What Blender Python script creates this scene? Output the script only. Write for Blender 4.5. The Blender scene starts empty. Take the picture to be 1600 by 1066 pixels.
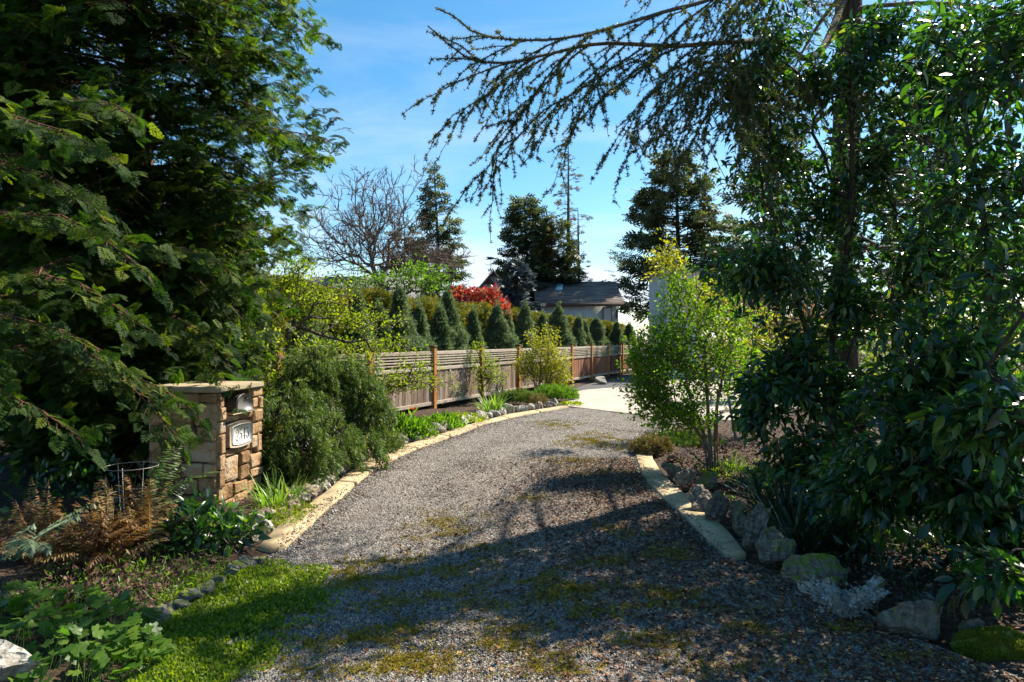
import bpy, math, random
import numpy as np
from mathutils import Vector, Matrix
rs = np.random.RandomState(7)
random.seed(7)
pi = math.pi
sc = bpy.context.scene
C = sc.collection
# ------------------------------------------------------------------ camera, sky, sun, exposure
H, FPX, CX, HY = 1.75, 1067.0, 800.0, 531.0
cam_d = bpy.data.cameras.new('camera'); cam_d.lens = 24.0; cam_d.sensor_width = 36.0
cam_d.clip_end = 2000; cam_d.clip_start = 0.05; cam_d.shift_y = -0.00125
cam = bpy.data.objects.new('camera', cam_d); C.objects.link(cam)
cam.location = (0, 0, H); cam.rotation_euler = (pi/2, 0, 0); sc.camera = cam
SUN_EL, SUN_AZ = math.radians(46), math.radians(49)      # azimuth clockwise from +Y
sun_dir = Vector((math.sin(SUN_AZ)*math.cos(SUN_EL), math.cos(SUN_AZ)*math.cos(SUN_EL), math.sin(SUN_EL)))
sd = bpy.data.lights.new('sun', 'SUN'); sd.energy = 5.0; sd.angle = math.radians(0.53); sd.color = (1.0, 0.91, 0.77)
so = bpy.data.objects.new('sun', sd); C.objects.link(so)
so.rotation_euler = (-sun_dir).to_track_quat('-Z', 'Y').to_euler(); so.location = (10, 10, 20)
w = bpy.data.worlds.new('World'); sc.world = w; w.use_nodes = True
nt = w.node_tree; nt.nodes.clear(); N = nt.nodes.new; LK = nt.links.new
wo = N('ShaderNodeOutputWorld'); bg = N('ShaderNodeBackground'); bg.inputs[1].default_value = 0.08
sky = N('ShaderNodeTexSky'); sky.sky_type = 'NISHITA'; sky.sun_disc = False
sky.sun_elevation = SUN_EL; sky.sun_rotation = SUN_AZ; sky.altitude = 0; sky.air_density = 1.0; sky.dust_density = 0.35; sky.ozone_density = 2.5
tc = N('ShaderNodeTexCoord'); sp = N('ShaderNodeSeparateXYZ'); LK(tc.outputs['Generated'], sp.inputs[0])
def M(op, a, b=None, c=None):
    n = N('ShaderNodeMath'); n.operation = op
    for i, v in enumerate((a, b, c)):
        if v is None: continue
        if isinstance(v, (int, float)): n.inputs[i].default_value = v
        else: LK(v, n.inputs[i])
    return n.outputs[0]
zc = M('ADD', M('MAXIMUM', sp.outputs[2], 0.0), 0.12)
cb = N('ShaderNodeCombineXYZ'); LK(M('DIVIDE', sp.outputs[0], zc), cb.inputs[0]); LK(M('DIVIDE', sp.outputs[1], zc), cb.inputs[1])
mp = N('ShaderNodeMapping'); mp.inputs['Rotation'].default_value = (0, 0.22, 0.3); mp.inputs['Scale'].default_value = (2.2, 1.6, 9.5); LK(tc.outputs['Generated'], mp.inputs[0])
nz = N('ShaderNodeTexNoise'); nz.inputs['Scale'].default_value = 1.1; nz.inputs['Detail'].default_value = 7; nz.inputs['Roughness'].default_value = 0.6; nz.inputs['Distortion'].default_value = 0.5
LK(mp.outputs[0], nz.inputs[0])
cr = N('ShaderNodeValToRGB'); cr.color_ramp.elements[0].position = 0.47; cr.color_ramp.elements[1].position = 0.72
LK(nz.outputs[0], cr.inputs[0])
hz = M('POWER', M('SUBTRACT', 1.0, M('MINIMUM', M('MAXIMUM', sp.outputs[2], 0.0), 1.0)), 7.0)
cfac = M('MINIMUM', M('MULTIPLY', M('MULTIPLY', cr.outputs[0], M('ADD', M('MULTIPLY', hz, 1.9), 0.12)), 1.1), 0.85)
mx = N('ShaderNodeMixRGB'); LK(cfac, mx.inputs[0]); mx.inputs[2].default_value = (5.4, 5.9, 6.7, 1)
hs = N('ShaderNodeHueSaturation'); hs.inputs['Hue'].default_value = 0.488; hs.inputs['Saturation'].default_value = 1.3; hs.inputs['Value'].default_value = 1.0
LK(sky.outputs[0], hs.inputs['Color']); LK(hs.outputs[0], mx.inputs[1])
LK(mx.outputs[0], bg.inputs[0]); LK(bg.outputs[0], wo.inputs[0])
sc.view_settings.view_transform = 'Standard'; sc.view_settings.look = 'None'
sc.view_settings.exposure = 1.25; sc.view_settings.gamma = 1.0; sc.view_settings.use_curve_mapping = False
cy = sc.cycles
cy.max_bounces = 7; cy.diffuse_bounces = 3; cy.glossy_bounces = 2; cy.transmission_bounces = 4; cy.transparent_max_bounces = 4
cy.use_adaptive_sampling = True; cy.adaptive_threshold = 0.012
cy.use_denoising = True
# ------------------------------------------------------------------ coordinate helpers
def G(px, py, z=0.0):
    d = (H - z)*FPX/(py - HY); return Vector(((px-CX)/FPX*d, d, z))
def Q(px, py, d):
    return Vector(((px-CX)/FPX*d, d, H-(py-HY)/FPX*d))
# ------------------------------------------------------------------ materials
def nm(name):
    m = bpy.data.materials.new(name); m.use_nodes = True; t = m.node_tree; t.nodes.clear()
    return m, t, t.nodes.new, t.links.new
def ramp(t, stops, interp='LINEAR'):
    r = t.nodes.new('ShaderNodeValToRGB'); e = r.color_ramp; e.interpolation = interp
    while len(e.elements) < len(stops): e.elements.new(0.5)
    for i, (p, c) in enumerate(stops):
        e.elements[i].position = p; e.elements[i].color = (*c, 1)
    return r
def leaf_mat(name, stops, trans=0.35, tcol=None, rough=0.45, spec=0.4, tint=(1.5, 1.9, 0.6)):
    m, t, n, l = nm(name)
    at = n('ShaderNodeAttribute'); at.attribute_name = 'rnd'; oi = n('ShaderNodeObjectInfo')
    ia = n('ShaderNodeAttribute'); ia.attribute_type = 'INSTANCER'; ia.attribute_name = 'irnd'; a0 = n('ShaderNodeMath'); a0.operation = 'ADD'; l(at.outputs['Fac'], a0.inputs[0]); l(ia.outputs['Fac'], a0.inputs[1])
    ad = n('ShaderNodeMath'); ad.operation = 'ADD'; l(a0.outputs[0], ad.inputs[0]); l(oi.outputs['Random'], ad.inputs[1])
    fr = n('ShaderNodeMath'); fr.operation = 'FRACT'; l(ad.outputs[0], fr.inputs[0])
    r = ramp(t, stops); l(fr.outputs[0], r.inputs[0])
    p = n('ShaderNodeBsdfPrincipled'); p.inputs['Roughness'].default_value = rough; p.inputs['Specular IOR Level'].default_value = spec
    l(r.outputs[0], p.inputs['Base Color'])
    o = n('ShaderNodeOutputMaterial')
    if trans > 0:
        mu = n('ShaderNodeMixRGB'); mu.blend_type = 'MULTIPLY'; mu.inputs[0].default_value = 1; mu.inputs[2].default_value = (*tint, 1); l(r.outputs[0], mu.inputs[1])
        tr = n('ShaderNodeBsdfTranslucent'); l(mu.outputs[0], tr.inputs[0])
        mi = n('ShaderNodeMixShader'); mi.inputs[0].default_value = trans; l(p.outputs[0], mi.inputs[1]); l(tr.outputs[0], mi.inputs[2]); l(mi.outputs[0], o.inputs[0])
    else: l(p.outputs[0], o.inputs[0])
    return m
def noise_mat(name, stops, scale=5, rough=0.85, bump=0.3, bscale=None, stretch=(1, 1, 1), spec=0.3, detail=8, bdist=0.02, obj_var=0.0, coord='Object', second=None):
    m, t, n, l = nm(name)
    tc = n('ShaderNodeTexCoord'); mp = n('ShaderNodeMapping'); mp.inputs['Scale'].default_value = stretch
    l(tc.outputs[coord], mp.inputs[0])
    oi = n('ShaderNodeObjectInfo'); sc_ = n('ShaderNodeVectorMath'); sc_.operation = 'SCALE'; sc_.inputs[0].default_value = (37, 23, 51); l(oi.outputs['Random'], sc_.inputs['Scale'])
    l(sc_.outputs[0], mp.inputs['Location'])
    nz = n('ShaderNodeTexNoise'); nz.inputs['Scale'].default_value = scale; nz.inputs['Detail'].default_value = detail; nz.inputs['Roughness'].default_value = 0.62; l(mp.outputs[0], nz.inputs[0])
    src = nz.outputs[0]
    if obj_var:
        a = n('ShaderNodeMath'); a.operation = 'MULTIPLY_ADD'; l(oi.outputs['Random'], a.inputs[0]); a.inputs[1].default_value = obj_var; a.inputs[2].default_value = -obj_var/2
        b = n('ShaderNodeMath'); b.operation = 'ADD'; l(a.outputs[0], b.inputs[0]); l(src, b.inputs[1]); src = b.outputs[0]
    r = ramp(t, stops); l(src, r.inputs[0]); col = r.outputs[0]
    if second:   # (stops of mask, color, scale)
        n2 = n('ShaderNodeTexNoise'); n2.inputs['Scale'].default_value = second[2]; n2.inputs['Detail'].default_value = 6; l(mp.outputs[0], n2.inputs[0])
        r2 = ramp(t, [(second[0][0], (0, 0, 0)), (second[0][1], (1, 1, 1))]); l(n2.outputs[0], r2.inputs[0])
        mx = n('ShaderNodeMixRGB'); l(r2.outputs[0], mx.inputs[0]); l(col, mx.inputs[1]); mx.inputs[2].default_value = (*second[1], 1); col = mx.outputs[0]
    p = n('ShaderNodeBsdfPrincipled'); p.inputs['Roughness'].default_value = rough; p.inputs['Specular IOR Level'].default_value = spec
    l(col, p.inputs['Base Color'])
    if bump:
        nb = n('ShaderNodeTexNoise'); nb.inputs['Scale'].default_value = bscale or scale*3; nb.inputs['Detail'].default_value = 6; l(mp.outputs[0], nb.inputs[0])
        bu = n('ShaderNodeBump'); bu.inputs['Strength'].default_value = bump; bu.inputs['Distance'].default_value = bdist; l(nb.outputs[0], bu.inputs['Height']); l(bu.outputs[0], p.inputs['Normal'])
    o = n('ShaderNodeOutputMaterial'); l(p.outputs[0], o.inputs[0]); return m
def plain(name, col, rough=0.6, metal=0.0, spec=0.4):
    m, t, n, l = nm(name); p = n('ShaderNodeBsdfPrincipled'); p.inputs['Base Color'].default_value = (*col, 1)
    p.inputs['Roughness'].default_value = rough; p.inputs['Metallic'].default_value = metal; p.inputs['Specular IOR Level'].default_value = spec
    nz = n('ShaderNodeTexNoise'); nz.inputs['Scale'].default_value = 30; tc = n('ShaderNodeTexCoord'); l(tc.outputs['Object'], nz.inputs[0])
    mr = n('ShaderNodeMapRange'); mr.inputs[3].default_value = max(rough-.1, .02); mr.inputs[4].default_value = min(rough+.15, 1); l(nz.outputs[0], mr.inputs[0]); l(mr.outputs[0], p.inputs['Roughness'])
    o = n('ShaderNodeOutputMaterial'); l(p.outputs[0], o.inputs[0]); return m
MT = {}
MT['soil'] = noise_mat('soil', [(0.3, (.02, .013, .009)), (0.5, (.06, .036, .024)), (0.7, (.12, .075, .05))], 14, .95, .9, 60, bdist=.03, coord='Object')
MT['mulch'] = leaf_mat('mulch_chips', [(0, (.05, .03, .02)), (.5, (.13, .075, .05)), (1, (.26, .17, .12))], 0, rough=.9, spec=.1)
MT['litter'] = leaf_mat('leaf_litter', [(0, (.04, .018, .01)), (.5, (.10, .045, .025)), (.85, (.22, .12, .06)), (1, (.4, .28, .15))], 0, rough=.8, spec=.2)
MT['gravelbase'] = noise_mat('gravel_bed', [(0.3, (.09, .078, .065)), (0.5, (.22, .19, .16)), (0.72, (.38, .34, .29))], 75, .95, 1.0, 70, bdist=.03, second=((.52, .72), (.11, .085, .065), 1.1))
MT['stone'] = leaf_mat('gravel_stones', [(0, (.05, .046, .042)), (.2, (.11, .10, .09)), (.45, (.19, .175, .156)), (.65, (.25, .20, .155)), (.88, (.32, .30, .27)), (1, (.50, .47, .42))], 0, rough=.8, spec=.3)
MT['concrete'] = noise_mat('edging_concrete', [(0.3, (.36, .26, .14)), (0.5, (.47, .355, .205)), (0.7, (.55, .44, .27))], 6, .9, .25, 90, bdist=.006, second=((.50, .72), (.30, .235, .15), 3.5))
MT['concrete2'] = noise_mat('apron_concrete', [(0.3, (.30, .26, .21)), (0.5, (.38, .335, .275)), (0.7, (.45, .40, .34))], 2.0, .9, .2, 60, bdist=.006, second=((.55, .75), (.36, .32, .26), 0.8))
MT['asphalt'] = noise_mat('asphalt', [(0.3, (.05, .05, .05)), (0.7, (.1, .1, .1))], 30, .9, .4, 80)
def rock_mat(name, a, b, c, moss=0.0, mosslo=.5):
    m, t, n, l = nm(name)
    tc = n('ShaderNodeTexCoord'); oi = n('ShaderNodeObjectInfo'); v = n('ShaderNodeVectorMath'); v.operation = 'MULTIPLY_ADD'
    v.inputs[1].default_value = (1, 1, 2.2); sc_ = n('ShaderNodeVectorMath'); sc_.operation = 'SCALE'; sc_.inputs[0].default_value = (37, 23, 51); l(oi.outputs['Random'], sc_.inputs['Scale'])
    l(tc.outputs['Object'], v.inputs[0]); l(sc_.outputs[0], v.inputs[2])
    nz = n('ShaderNodeTexNoise'); nz.inputs['Scale'].default_value = 9; nz.inputs['Detail'].default_value = 9; nz.inputs['Distortion'].default_value = 1.4; nz.inputs['Roughness'].default_value = .65; l(v.outputs[0], nz.inputs[0])
    r = ramp(t, [(.3, a), (.5, b), (.7, c)]); l(nz.outputs[0], r.inputs[0]); col = r.outputs[0]
    vo = n('ShaderNodeTexWave'); vo.wave_type = 'BANDS'; vo.inputs['Scale'].default_value = 5; vo.inputs['Distortion'].default_value = 9; vo.inputs['Detail'].default_value = 4; l(v.outputs[0], vo.inputs[0])
    rr = ramp(t, [(0, (.25, .25, .25)), (.4, (1, 1, 1))]); l(vo.outputs[0], rr.inputs[0])
    mu = n('ShaderNodeMixRGB'); mu.blend_type = 'MULTIPLY'; mu.inputs[0].default_value = .28; l(col, mu.inputs[1]); l(rr.outputs[0], mu.inputs[2]); col = mu.outputs[0]
    p = n('ShaderNodeBsdfPrincipled'); p.inputs['Roughness'].default_value = .85; p.inputs['Specular IOR Level'].default_value = .3
    if moss:
        ge = n('ShaderNodeNewGeometry'); s = n('ShaderNodeSeparateXYZ'); l(ge.outputs['Normal'], s.inputs[0])
        n3 = n('ShaderNodeTexNoise'); n3.inputs['Scale'].default_value = 14; n3.inputs['Detail'].default_value = 9; l(v.outputs[0], n3.inputs[0])
        a1 = n('ShaderNodeMath'); a1.operation = 'MULTIPLY_ADD'; l(s.outputs[2], a1.inputs[0]); a1.inputs[1].default_value = .35*moss; l(n3.outputs[0], a1.inputs[2])
        r3 = ramp(t, [(mosslo+.20, (0, 0, 0)), (mosslo+.42, (1, 1, 1))]); l(a1.outputs[0], r3.inputs[0])
        mx = n('ShaderNodeMixRGB'); l(r3.outputs[0], mx.inputs[0]); l(col, mx.inputs[1]); mx.inputs[2].default_value = (.13, .16, .015, 1); col = mx.outputs[0]
    l(col, p.inputs['Base Color'])
    nb = n('ShaderNodeTexNoise'); nb.inputs['Scale'].default_value = 28; nb.inputs['Detail'].default_value = 8; l(v.outputs[0], nb.inputs[0])
    ad = n('ShaderNodeMath'); ad.operation = 'ADD'; l(nb.outputs[0], ad.inputs[0]); l(rr.outputs[0], ad.inputs[1])
    bu = n('ShaderNodeBump'); bu.inputs['Strength'].default_value = .7; bu.inputs['Distance'].default_value = .02; l(ad.outputs[0], bu.inputs['Height']); l(bu.outputs[0], p.inputs['Normal'])
    o = n('ShaderNodeOutputMaterial'); l(p.outputs[0], o.inputs[0]); return m
MT['rockpale'] = rock_mat('pale_rock', (.12, .105, .08), (.32, .30, .25), (.60, .57, .50))
MT['rockbrown'] = rock_mat('brown_rock', (.09, .06, .04), (.24, .18, .13), (.45, .38, .29))
MT['rockgrey'] = rock_mat('grey_rock', (.045, .042, .034), (.12, .112, .09), (.27, .255, .21), 1.0, .52)
MT['rockdark'] = rock_mat('dark_rock', (.05, .05, .04), (.11, .11, .09), (.2, .2, .17), 1.0, .50)
MT['rockmoss'] = rock_mat('mossy_rock', (.07, .055, .04), (.15, .125, .095), (.28, .25, .2), 1.0, .40)
MT['pstone'] = noise_mat('pillar_stone', [(0.25, (.14, .075, .035)), (0.42, (.27, .16, .075)), (0.58, (.38, .24, .125)), (0.78, (.44, .35, .25))], 5, .9, .9, 30, bdist=.02, obj_var=.35, second=((.62, .72), (.12, .075, .045), 16))
MT['mortar'] = noise_mat('mortar', [(0.3, (.06, .045, .03)), (0.7, (.16, .12, .08))], 20, .95, .5)
MT['cap'] = noise_mat('cap_concrete', [(0.3, (.26, .20, .12)), (0.7, (.42, .35, .23))], 7, .9, .3, 60, bdist=.006, second=((.55, .75), (.26, .24, .15), 5))
MT['metal'] = plain('galvanised_metal', (.20, .19, .18), .5, .5)
MT['darkmetal'] = plain('dark_interior', (.02, .02, .02), .6)
MT['white'] = plain('white_enamel', (.75, .75, .72), .3)
MT['black'] = plain('black_paint', (.01, .01, .01), .4)
MT['frame'] = noise_mat('plaque_frame', [(0.3, (.22, .17, .13)), (0.7, (.38, .31, .25))], 30, .7, .3)
MT['board'] = noise_mat('weathered_board', [(0.3, (.10, .065, .042)), (0.5, (.23, .165, .12)), (0.7, (.36, .285, .22))], 6, .9, .5, 25, stretch=(6, 6, .6), obj_var=.3, bdist=.006)
MT['boardred'] = noise_mat('reddish_board', [(0.3, (.09, .035, .02)), (0.5, (.22, .085, .045)), (0.7, (.38, .17, .085))], 6, .9, .5, 25, stretch=(6, 6, .6), obj_var=.35, bdist=.006)
MT['rail'] = noise_mat('weathered_rail', [(0.3, (.22, .17, .13)), (0.5, (.40, .33, .26)), (0.7, (.52, .45, .37))], 5, .9, .5, 25, stretch=(2, 2, 6), obj_var=.15, bdist=.006)
MT['post'] = noise_mat('cedar_post', [(0.3, (.22, .08, .02)), (0.5, (.42, .17, .04)), (0.7, (.52, .25, .08))], 6, .8, .5, 25, stretch=(5, 5, .6), bdist=.006, obj_var=.1)
MT['postcap'] = noise_mat('post_cap', [(0.3, (.03, .02, .015)), (0.7, (.12, .08, .05))], 8, .8, .3)
MT['bark'] = noise_mat('grey_bark', [(0.3, (.05, .038, .028)), (0.5, (.13, .10, .075)), (0.7, (.24, .19, .15))], 9, .95, 1.0, 18, stretch=(3, 3, .7), bdist=.03)
MT['barkdark'] = noise_mat('dark_bark', [(0.3, (.025, .018, .012)), (0.6, (.08, .058, .04)), (0.8, (.13, .10, .07))], 9, .95, 1.0, 18, stretch=(3, 3, .7), bdist=.03)
MT['barkred'] = noise_mat('reddish_bark', [(0.3, (.05, .022, .012)), (0.6, (.16, .075, .04)), (0.8, (.22, .12, .07))], 9, .95, 1.0, 18, stretch=(3, 3, .7), bdist=.03)
MT['cypress'] = leaf_mat('cypress_sprays', [(0, (.014, .034, .010)), (.45, (.030, .066, .014)), (.8, (.062, .108, .018)), (1, (.14, .165, .022))], .42, rough=.7, spec=.15, tint=(2.0, 2.3, .5))
MT['cypbrown'] = leaf_mat('dead_cypress_sprays', [(0, (.06, .03, .015)), (1, (.16, .08, .035))], .2, rough=.7, tint=(1.2, 1.1, .8))
MT['cedar'] = leaf_mat('cedar_needles', [(0, (.03, .05, .018)), (.5, (.065, .09, .026)), (.85, (.12, .14, .03)), (1, (.18, .14, .03))], .35, rough=.5, tint=(1.5, 1.5, .6))
MT['laurel'] = leaf_mat('laurel_leaves', [(0, (.010, .030, .016)), (.45, (.02, .06, .022)), (.8, (.045, .11, .02)), (.95, (.09, .17, .025)), (1, (.16, .15, .03))], .36, rough=.32, spec=.7, tint=(2.2, 2.8, .5))
MT['lime'] = leaf_mat('spring_leaves', [(0, (.10, .16, .012)), (.5, (.16, .22, .016)), (1, (.26, .29, .03))], .5, rough=.5, tint=(1.9, 2.0, .45))
MT['limeyellow'] = leaf_mat('yellow_green_leaves', [(0, (.17, .20, .012)), (.5, (.26, .28, .02)), (1, (.38, .36, .04))], .45, rough=.5, tint=(1.7, 1.7, .4))
MT['midgreen'] = leaf_mat('mid_green_leaves', [(0, (.04, .10, .012)), (.5, (.07, .15, .016)), (1, (.14, .22, .03))], .5, rough=.45, tint=(2.0, 2.2, .5))
MT['shrubgreen'] = leaf_mat('fresh_green_leaves', [(0, (.05, .12, .014)), (.5, (.09, .18, .018)), (1, (.20, .26, .03))], .55, rough=.5, spec=.25, tint=(2.0, 2.2, .5))
MT['thread'] = leaf_mat('thread_foliage', [(0, (.04, .075, .02)), (.5, (.07, .12, .025)), (.9, (.13, .18, .03)), (1, (.2, .2, .05))], .35, rough=.55, tint=(1.6, 1.8, .5))
MT['juniper'] = leaf_mat('blue_green_sprays', [(0, (.045, .08, .04)), (.5, (.11, .165, .08)), (.9, (.23, .29, .15)), (1, (.26, .20, .10))], .3, rough=.6, tint=(1.3, 1.5, .8))
MT['bluespruce'] = leaf_mat('blue_needles', [(0, (.03, .05, .055)), (.5, (.06, .09, .10)), (1, (.12, .16, .17))], .1, rough=.6, tint=(1.1, 1.2, 1))
MT['hedge'] = leaf_mat('hedge_sprays', [(0, (.03, .05, .01)), (.5, (.08, .105, .014)), (.85, (.17, .165, .018)), (1, (.28, .20, .02))], .4, rough=.6, tint=(1.8, 1.7, .4))
MT['fardark'] = leaf_mat('dark_needles', [(0, (.032, .048, .030)), (.5, (.075, .10, .055)), (1, (.16, .18, .085))], .35, rough=.6, tint=(1.3, 1.3, .6))
MT['farbrown'] = leaf_mat('olive_brown_needles', [(0, (.05, .045, .02)), (.5, (.10, .085, .035)), (1, (.17, .14, .055))], .3, rough=.6, tint=(1.3, 1.2, .6))
MT['red'] = leaf_mat('red_leaves', [(0, (.16, .01, .01)), (.35, (.38, .025, .022)), (.65, (.5, .08, .06)), (.8, (.38, .2, .12)), (1, (.11, .14, .04))], .35, rough=.35, spec=.6, tint=(1.7, 1.2, .8))
MT['orange'] = leaf_mat('coppery_leaves', [(0, (.30, .05, .02)), (.5, (.45, .12, .05)), (1, (.40, .20, .06))], .4, rough=.4, tint=(1.6, 1.2, .8))
MT['fernbrown'] = leaf_mat('dry_fern', [(0, (.05, .024, .012)), (.4, (.14, .075, .03)), (.8, (.28, .17, .07)), (1, (.14, .16, .04))], .4, rough=.7, tint=(1.6, 1.2, .6))
MT['ferngreen'] = leaf_mat('fern_fronds', [(0, (.05, .10, .03)), (1, (.14, .21, .07))], .3, rough=.5, tint=(1.5, 1.6, .6))
MT['fernsilver'] = leaf_mat('silvery_fern', [(0, (.08, .13, .07)), (1, (.20, .26, .16))], .3, rough=.5, tint=(1.2, 1.3, .9))
MT['grass'] = leaf_mat('grass_blades', [(0, (.07, .12, .012)), (.6, (.14, .21, .018)), (1, (.27, .30, .03))], .4, rough=.5, tint=(1.7, 1.9, .4))
MT['moss'] = leaf_mat('moss', [(0, (.12, .10, .016)), (.5, (.25, .20, .024)), (1, (.38, .29, .04))], .2, rough=.9, spec=.1, tint=(1.3, 1.3, .6))
MT['strap'] = leaf_mat('strap_leaves', [(0, (.07, .15, .02)), (.5, (.13, .24, .03)), (1, (.3, .38, .12))], .4, rough=.4, tint=(1.6, 1.8, .5))
MT['strapdark'] = leaf_mat('dark_strap_leaves', [(0, (.012, .03, .015)), (1, (.035, .065, .03))], .15, rough=.35, spec=.6)
MT['silver'] = leaf_mat('silver_leaves', [(0, (.20, .23, .21)), (1, (.42, .46, .43))], .15, rough=.7, tint=(1, 1, 1))
MT['heather'] = leaf_mat('heather', [(0, (.10, .06, .03)), (.5, (.20, .14, .06)), (1, (.20, .22, .06))], .25, rough=.7, tint=(1.4, 1.4, .7))
MT['whitepetal'] = leaf_mat('white_petals', [(0, (.6, .62, .4)), (1, (.8, .8, .7))], .3, rough=.6, tint=(1, 1, .8))
MT['twig'] = noise_mat('twigs', [(0.3, (.09, .065, .05)), (0.7, (.22, .17, .13))], 12, .9, .3)
MT['drybrush'] = leaf_mat('dry_brush', [(0, (.12, .08, .06)), (.5, (.24, .17, .13)), (1, (.38, .30, .22))], .3, rough=.8, tint=(1.2, 1.1, .9))
MT['roof'] = noise_mat('shingle_roof', [(0.3, (.06, .045, .038)), (0.5, (.15, .115, .095)), (0.7, (.34, .27, .22))], 2, .95, .6, 12, stretch=(.5, 3, 3), detail=10)
MT['roof2'] = noise_mat('grey_roof', [(0.3, (.10, .095, .095)), (0.7, (.22, .21, .21))], 3, .95, .4, 12)
MT['siding'] = noise_mat('pale_siding', [(0.3, (.44, .44, .43)), (0.7, (.56, .56, .54))], 2, .8, .1)
MT['whitewall'] = noise_mat('white_wall', [(0.3, (.70, .72, .74)), (0.7, (.80, .82, .84))], 2, .7, .1)
MT['trim'] = noise_mat('brown_trim', [(0.3, (.08, .05, .035)), (0.7, (.14, .09, .065))], 4, .8, .1)
MT['glass'] = plain('window_glass', (.12, .2, .25), .08, 0, .9)
MT['skylight'] = plain('skylight_glass', (.35, .50, .55), .12, 0, .9)
# ------------------------------------------------------------------ mesh helpers
def tagp(o, label=None, cat=None, group=None, kind=None):
    if label: o['label'] = label
    if cat: o['category'] = cat
    if group: o['group'] = group
    if kind: o['kind'] = kind
    return o
def empty(name, loc, label, cat, group=None, rz=0.0):
    o = bpy.data.objects.new(name, None); C.objects.link(o); o.location = loc; o.rotation_euler = (0, 0, rz); o.empty_display_size = .1
    return tagp(o, label, cat, group)
def build_mesh(name, V, F, rnd=None, smooth=False):
    """V (n,3); F list of int arrays (m,k)."""
    me = bpy.data.meshes.new(name); V = np.asarray(V, np.float32)
    F = [np.asarray(f, np.int32) for f in (F if isinstance(F, list) else [F]) if len(f)]
    me.vertices.add(len(V)); me.vertices.foreach_set('co', V.ravel())
    nl = sum(f.size for f in F); nf = sum(len(f) for f in F)
    me.loops.add(nl); me.polygons.add(nf)
    me.loops.foreach_set('vertex_index', np.concatenate([f.ravel() for f in F]))
    tot = np.concatenate([np.full(len(f), f.shape[1], np.int32) for f in F]); st = np.concatenate([[0], np.cumsum(tot)[:-1]]).astype(np.int32)
    me.polygons.foreach_set('loop_start', st)
    try: me.polygons.foreach_set('loop_total', tot)
    except Exception: pass
    if smooth: me.polygons.foreach_set('use_smooth', np.ones(nf, bool))
    if rnd is not None:
        a = me.attributes.new('rnd', 'FLOAT', 'POINT'); a.data.foreach_set('value', np.asarray(rnd, np.float32))
    me.update(calc_edges=True); return me
def link(name, me, mat, parent=None, loc=None, kind=None):
    if mat is not None and not me.materials: me.materials.append(mat)
    o = bpy.data.objects.new(name, me); C.objects.link(o)
    if parent is not None:
        o.parent = parent
    if loc is not None: o.location = loc
    if kind: o['kind'] = kind
    return o
class Acc:
    def __init__(s): s.V = []; s.F = {}; s.R = []; s.n = 0
    def add(s, V, F, R=None):
        V = np.asarray(V, float).reshape(-1, 3)
        for f in (F if isinstance(F, list) else [F]):
            f = np.asarray(f, int)
            if len(f): s.F.setdefault(f.shape[1], []).append(f+s.n)
        s.V.append(V); s.R.append(np.full(len(V), .5) if R is None else np.broadcast_to(R, (len(V),)))
        s.n += len(V); return s
    def obj(s, name, mat, parent=None, kind=None, smooth=False):
        """world coordinates in; object placed relative to its parent's location"""
        if not s.n: return None
        V = np.concatenate(s.V); off = np.zeros(3)
        if parent is not None:
            Mi = np.array(pw(parent).inverted()); V = V @ Mi[:3, :3].T + Mi[:3, 3]
            return link(name, build_mesh(name, V, [np.concatenate(f) for f in s.F.values()], np.concatenate(s.R), smooth), mat, parent, None, kind)
        c = np.array([V[:, 0].mean(), V[:, 1].mean(), V[:, 2].min()])
        return link(name, build_mesh(name, V-c, [np.concatenate(f) for f in s.F.values()], np.concatenate(s.R), smooth), mat, None, c, kind)
def pw(o):
    m = Matrix.LocRotScale(o.location, o.rotation_euler, o.scale)
    return pw(o.parent) @ m if o.parent else m
def unit(a):
    a = np.asarray(a, float); return a/np.maximum(np.linalg.norm(a, axis=-1, keepdims=True), 1e-9)
def rdir(n): return unit(rs.normal(size=(n, 3)))
def place(T, P, D, Nn, S, jitter=0.0):
    V0, F0 = T; P = np.asarray(P, float).reshape(-1, 3); n = len(P); V0 = np.asarray(V0, float)
    x = unit(np.broadcast_to(D, (n, 3))); z = np.broadcast_to(Nn, (n, 3)); y = unit(np.cross(z, x)+1e-6); z = np.cross(x, y)
    S = np.asarray(S, float)
    if S.ndim <= 1: S = np.repeat(np.broadcast_to(S, (n,))[:, None], 3, 1)
    VV = V0[None]*S[:, None, :]
    if jitter: VV = VV*(1+rs.uniform(-jitter, jitter, VV.shape))
    W = VV[..., 0:1]*x[:, None]+VV[..., 1:2]*y[:, None]+VV[..., 2:3]*z[:, None]+P[:, None]
    k = len(V0); off = (np.arange(n)*k)[:, None, None]
    Fs = [(np.asarray(f)[None]+off).reshape(-1, np.asarray(f).shape[1]) for f in (F0 if isinstance(F0, list) else [F0])]
    return W.reshape(-1, 3), Fs
def place_rnd(acc, T, P, D, Nn, S, rnd=None, jitter=0.0):
    n = len(np.asarray(P).reshape(-1, 3))
    if n == 0: return
    r = rs.rand(n) if rnd is None else rnd
    V, F = place(T, P, D, Nn, S, jitter); acc.add(V, F, np.repeat(r, len(T[0])))
def frames(pl):
    t = np.gradient(pl, axis=0); t = unit(t); up = np.array([0.02, 0.03, 1.0]); a = unit(np.cross(t, up)+1e-5); b = np.cross(a, t); return t, a, b
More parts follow.
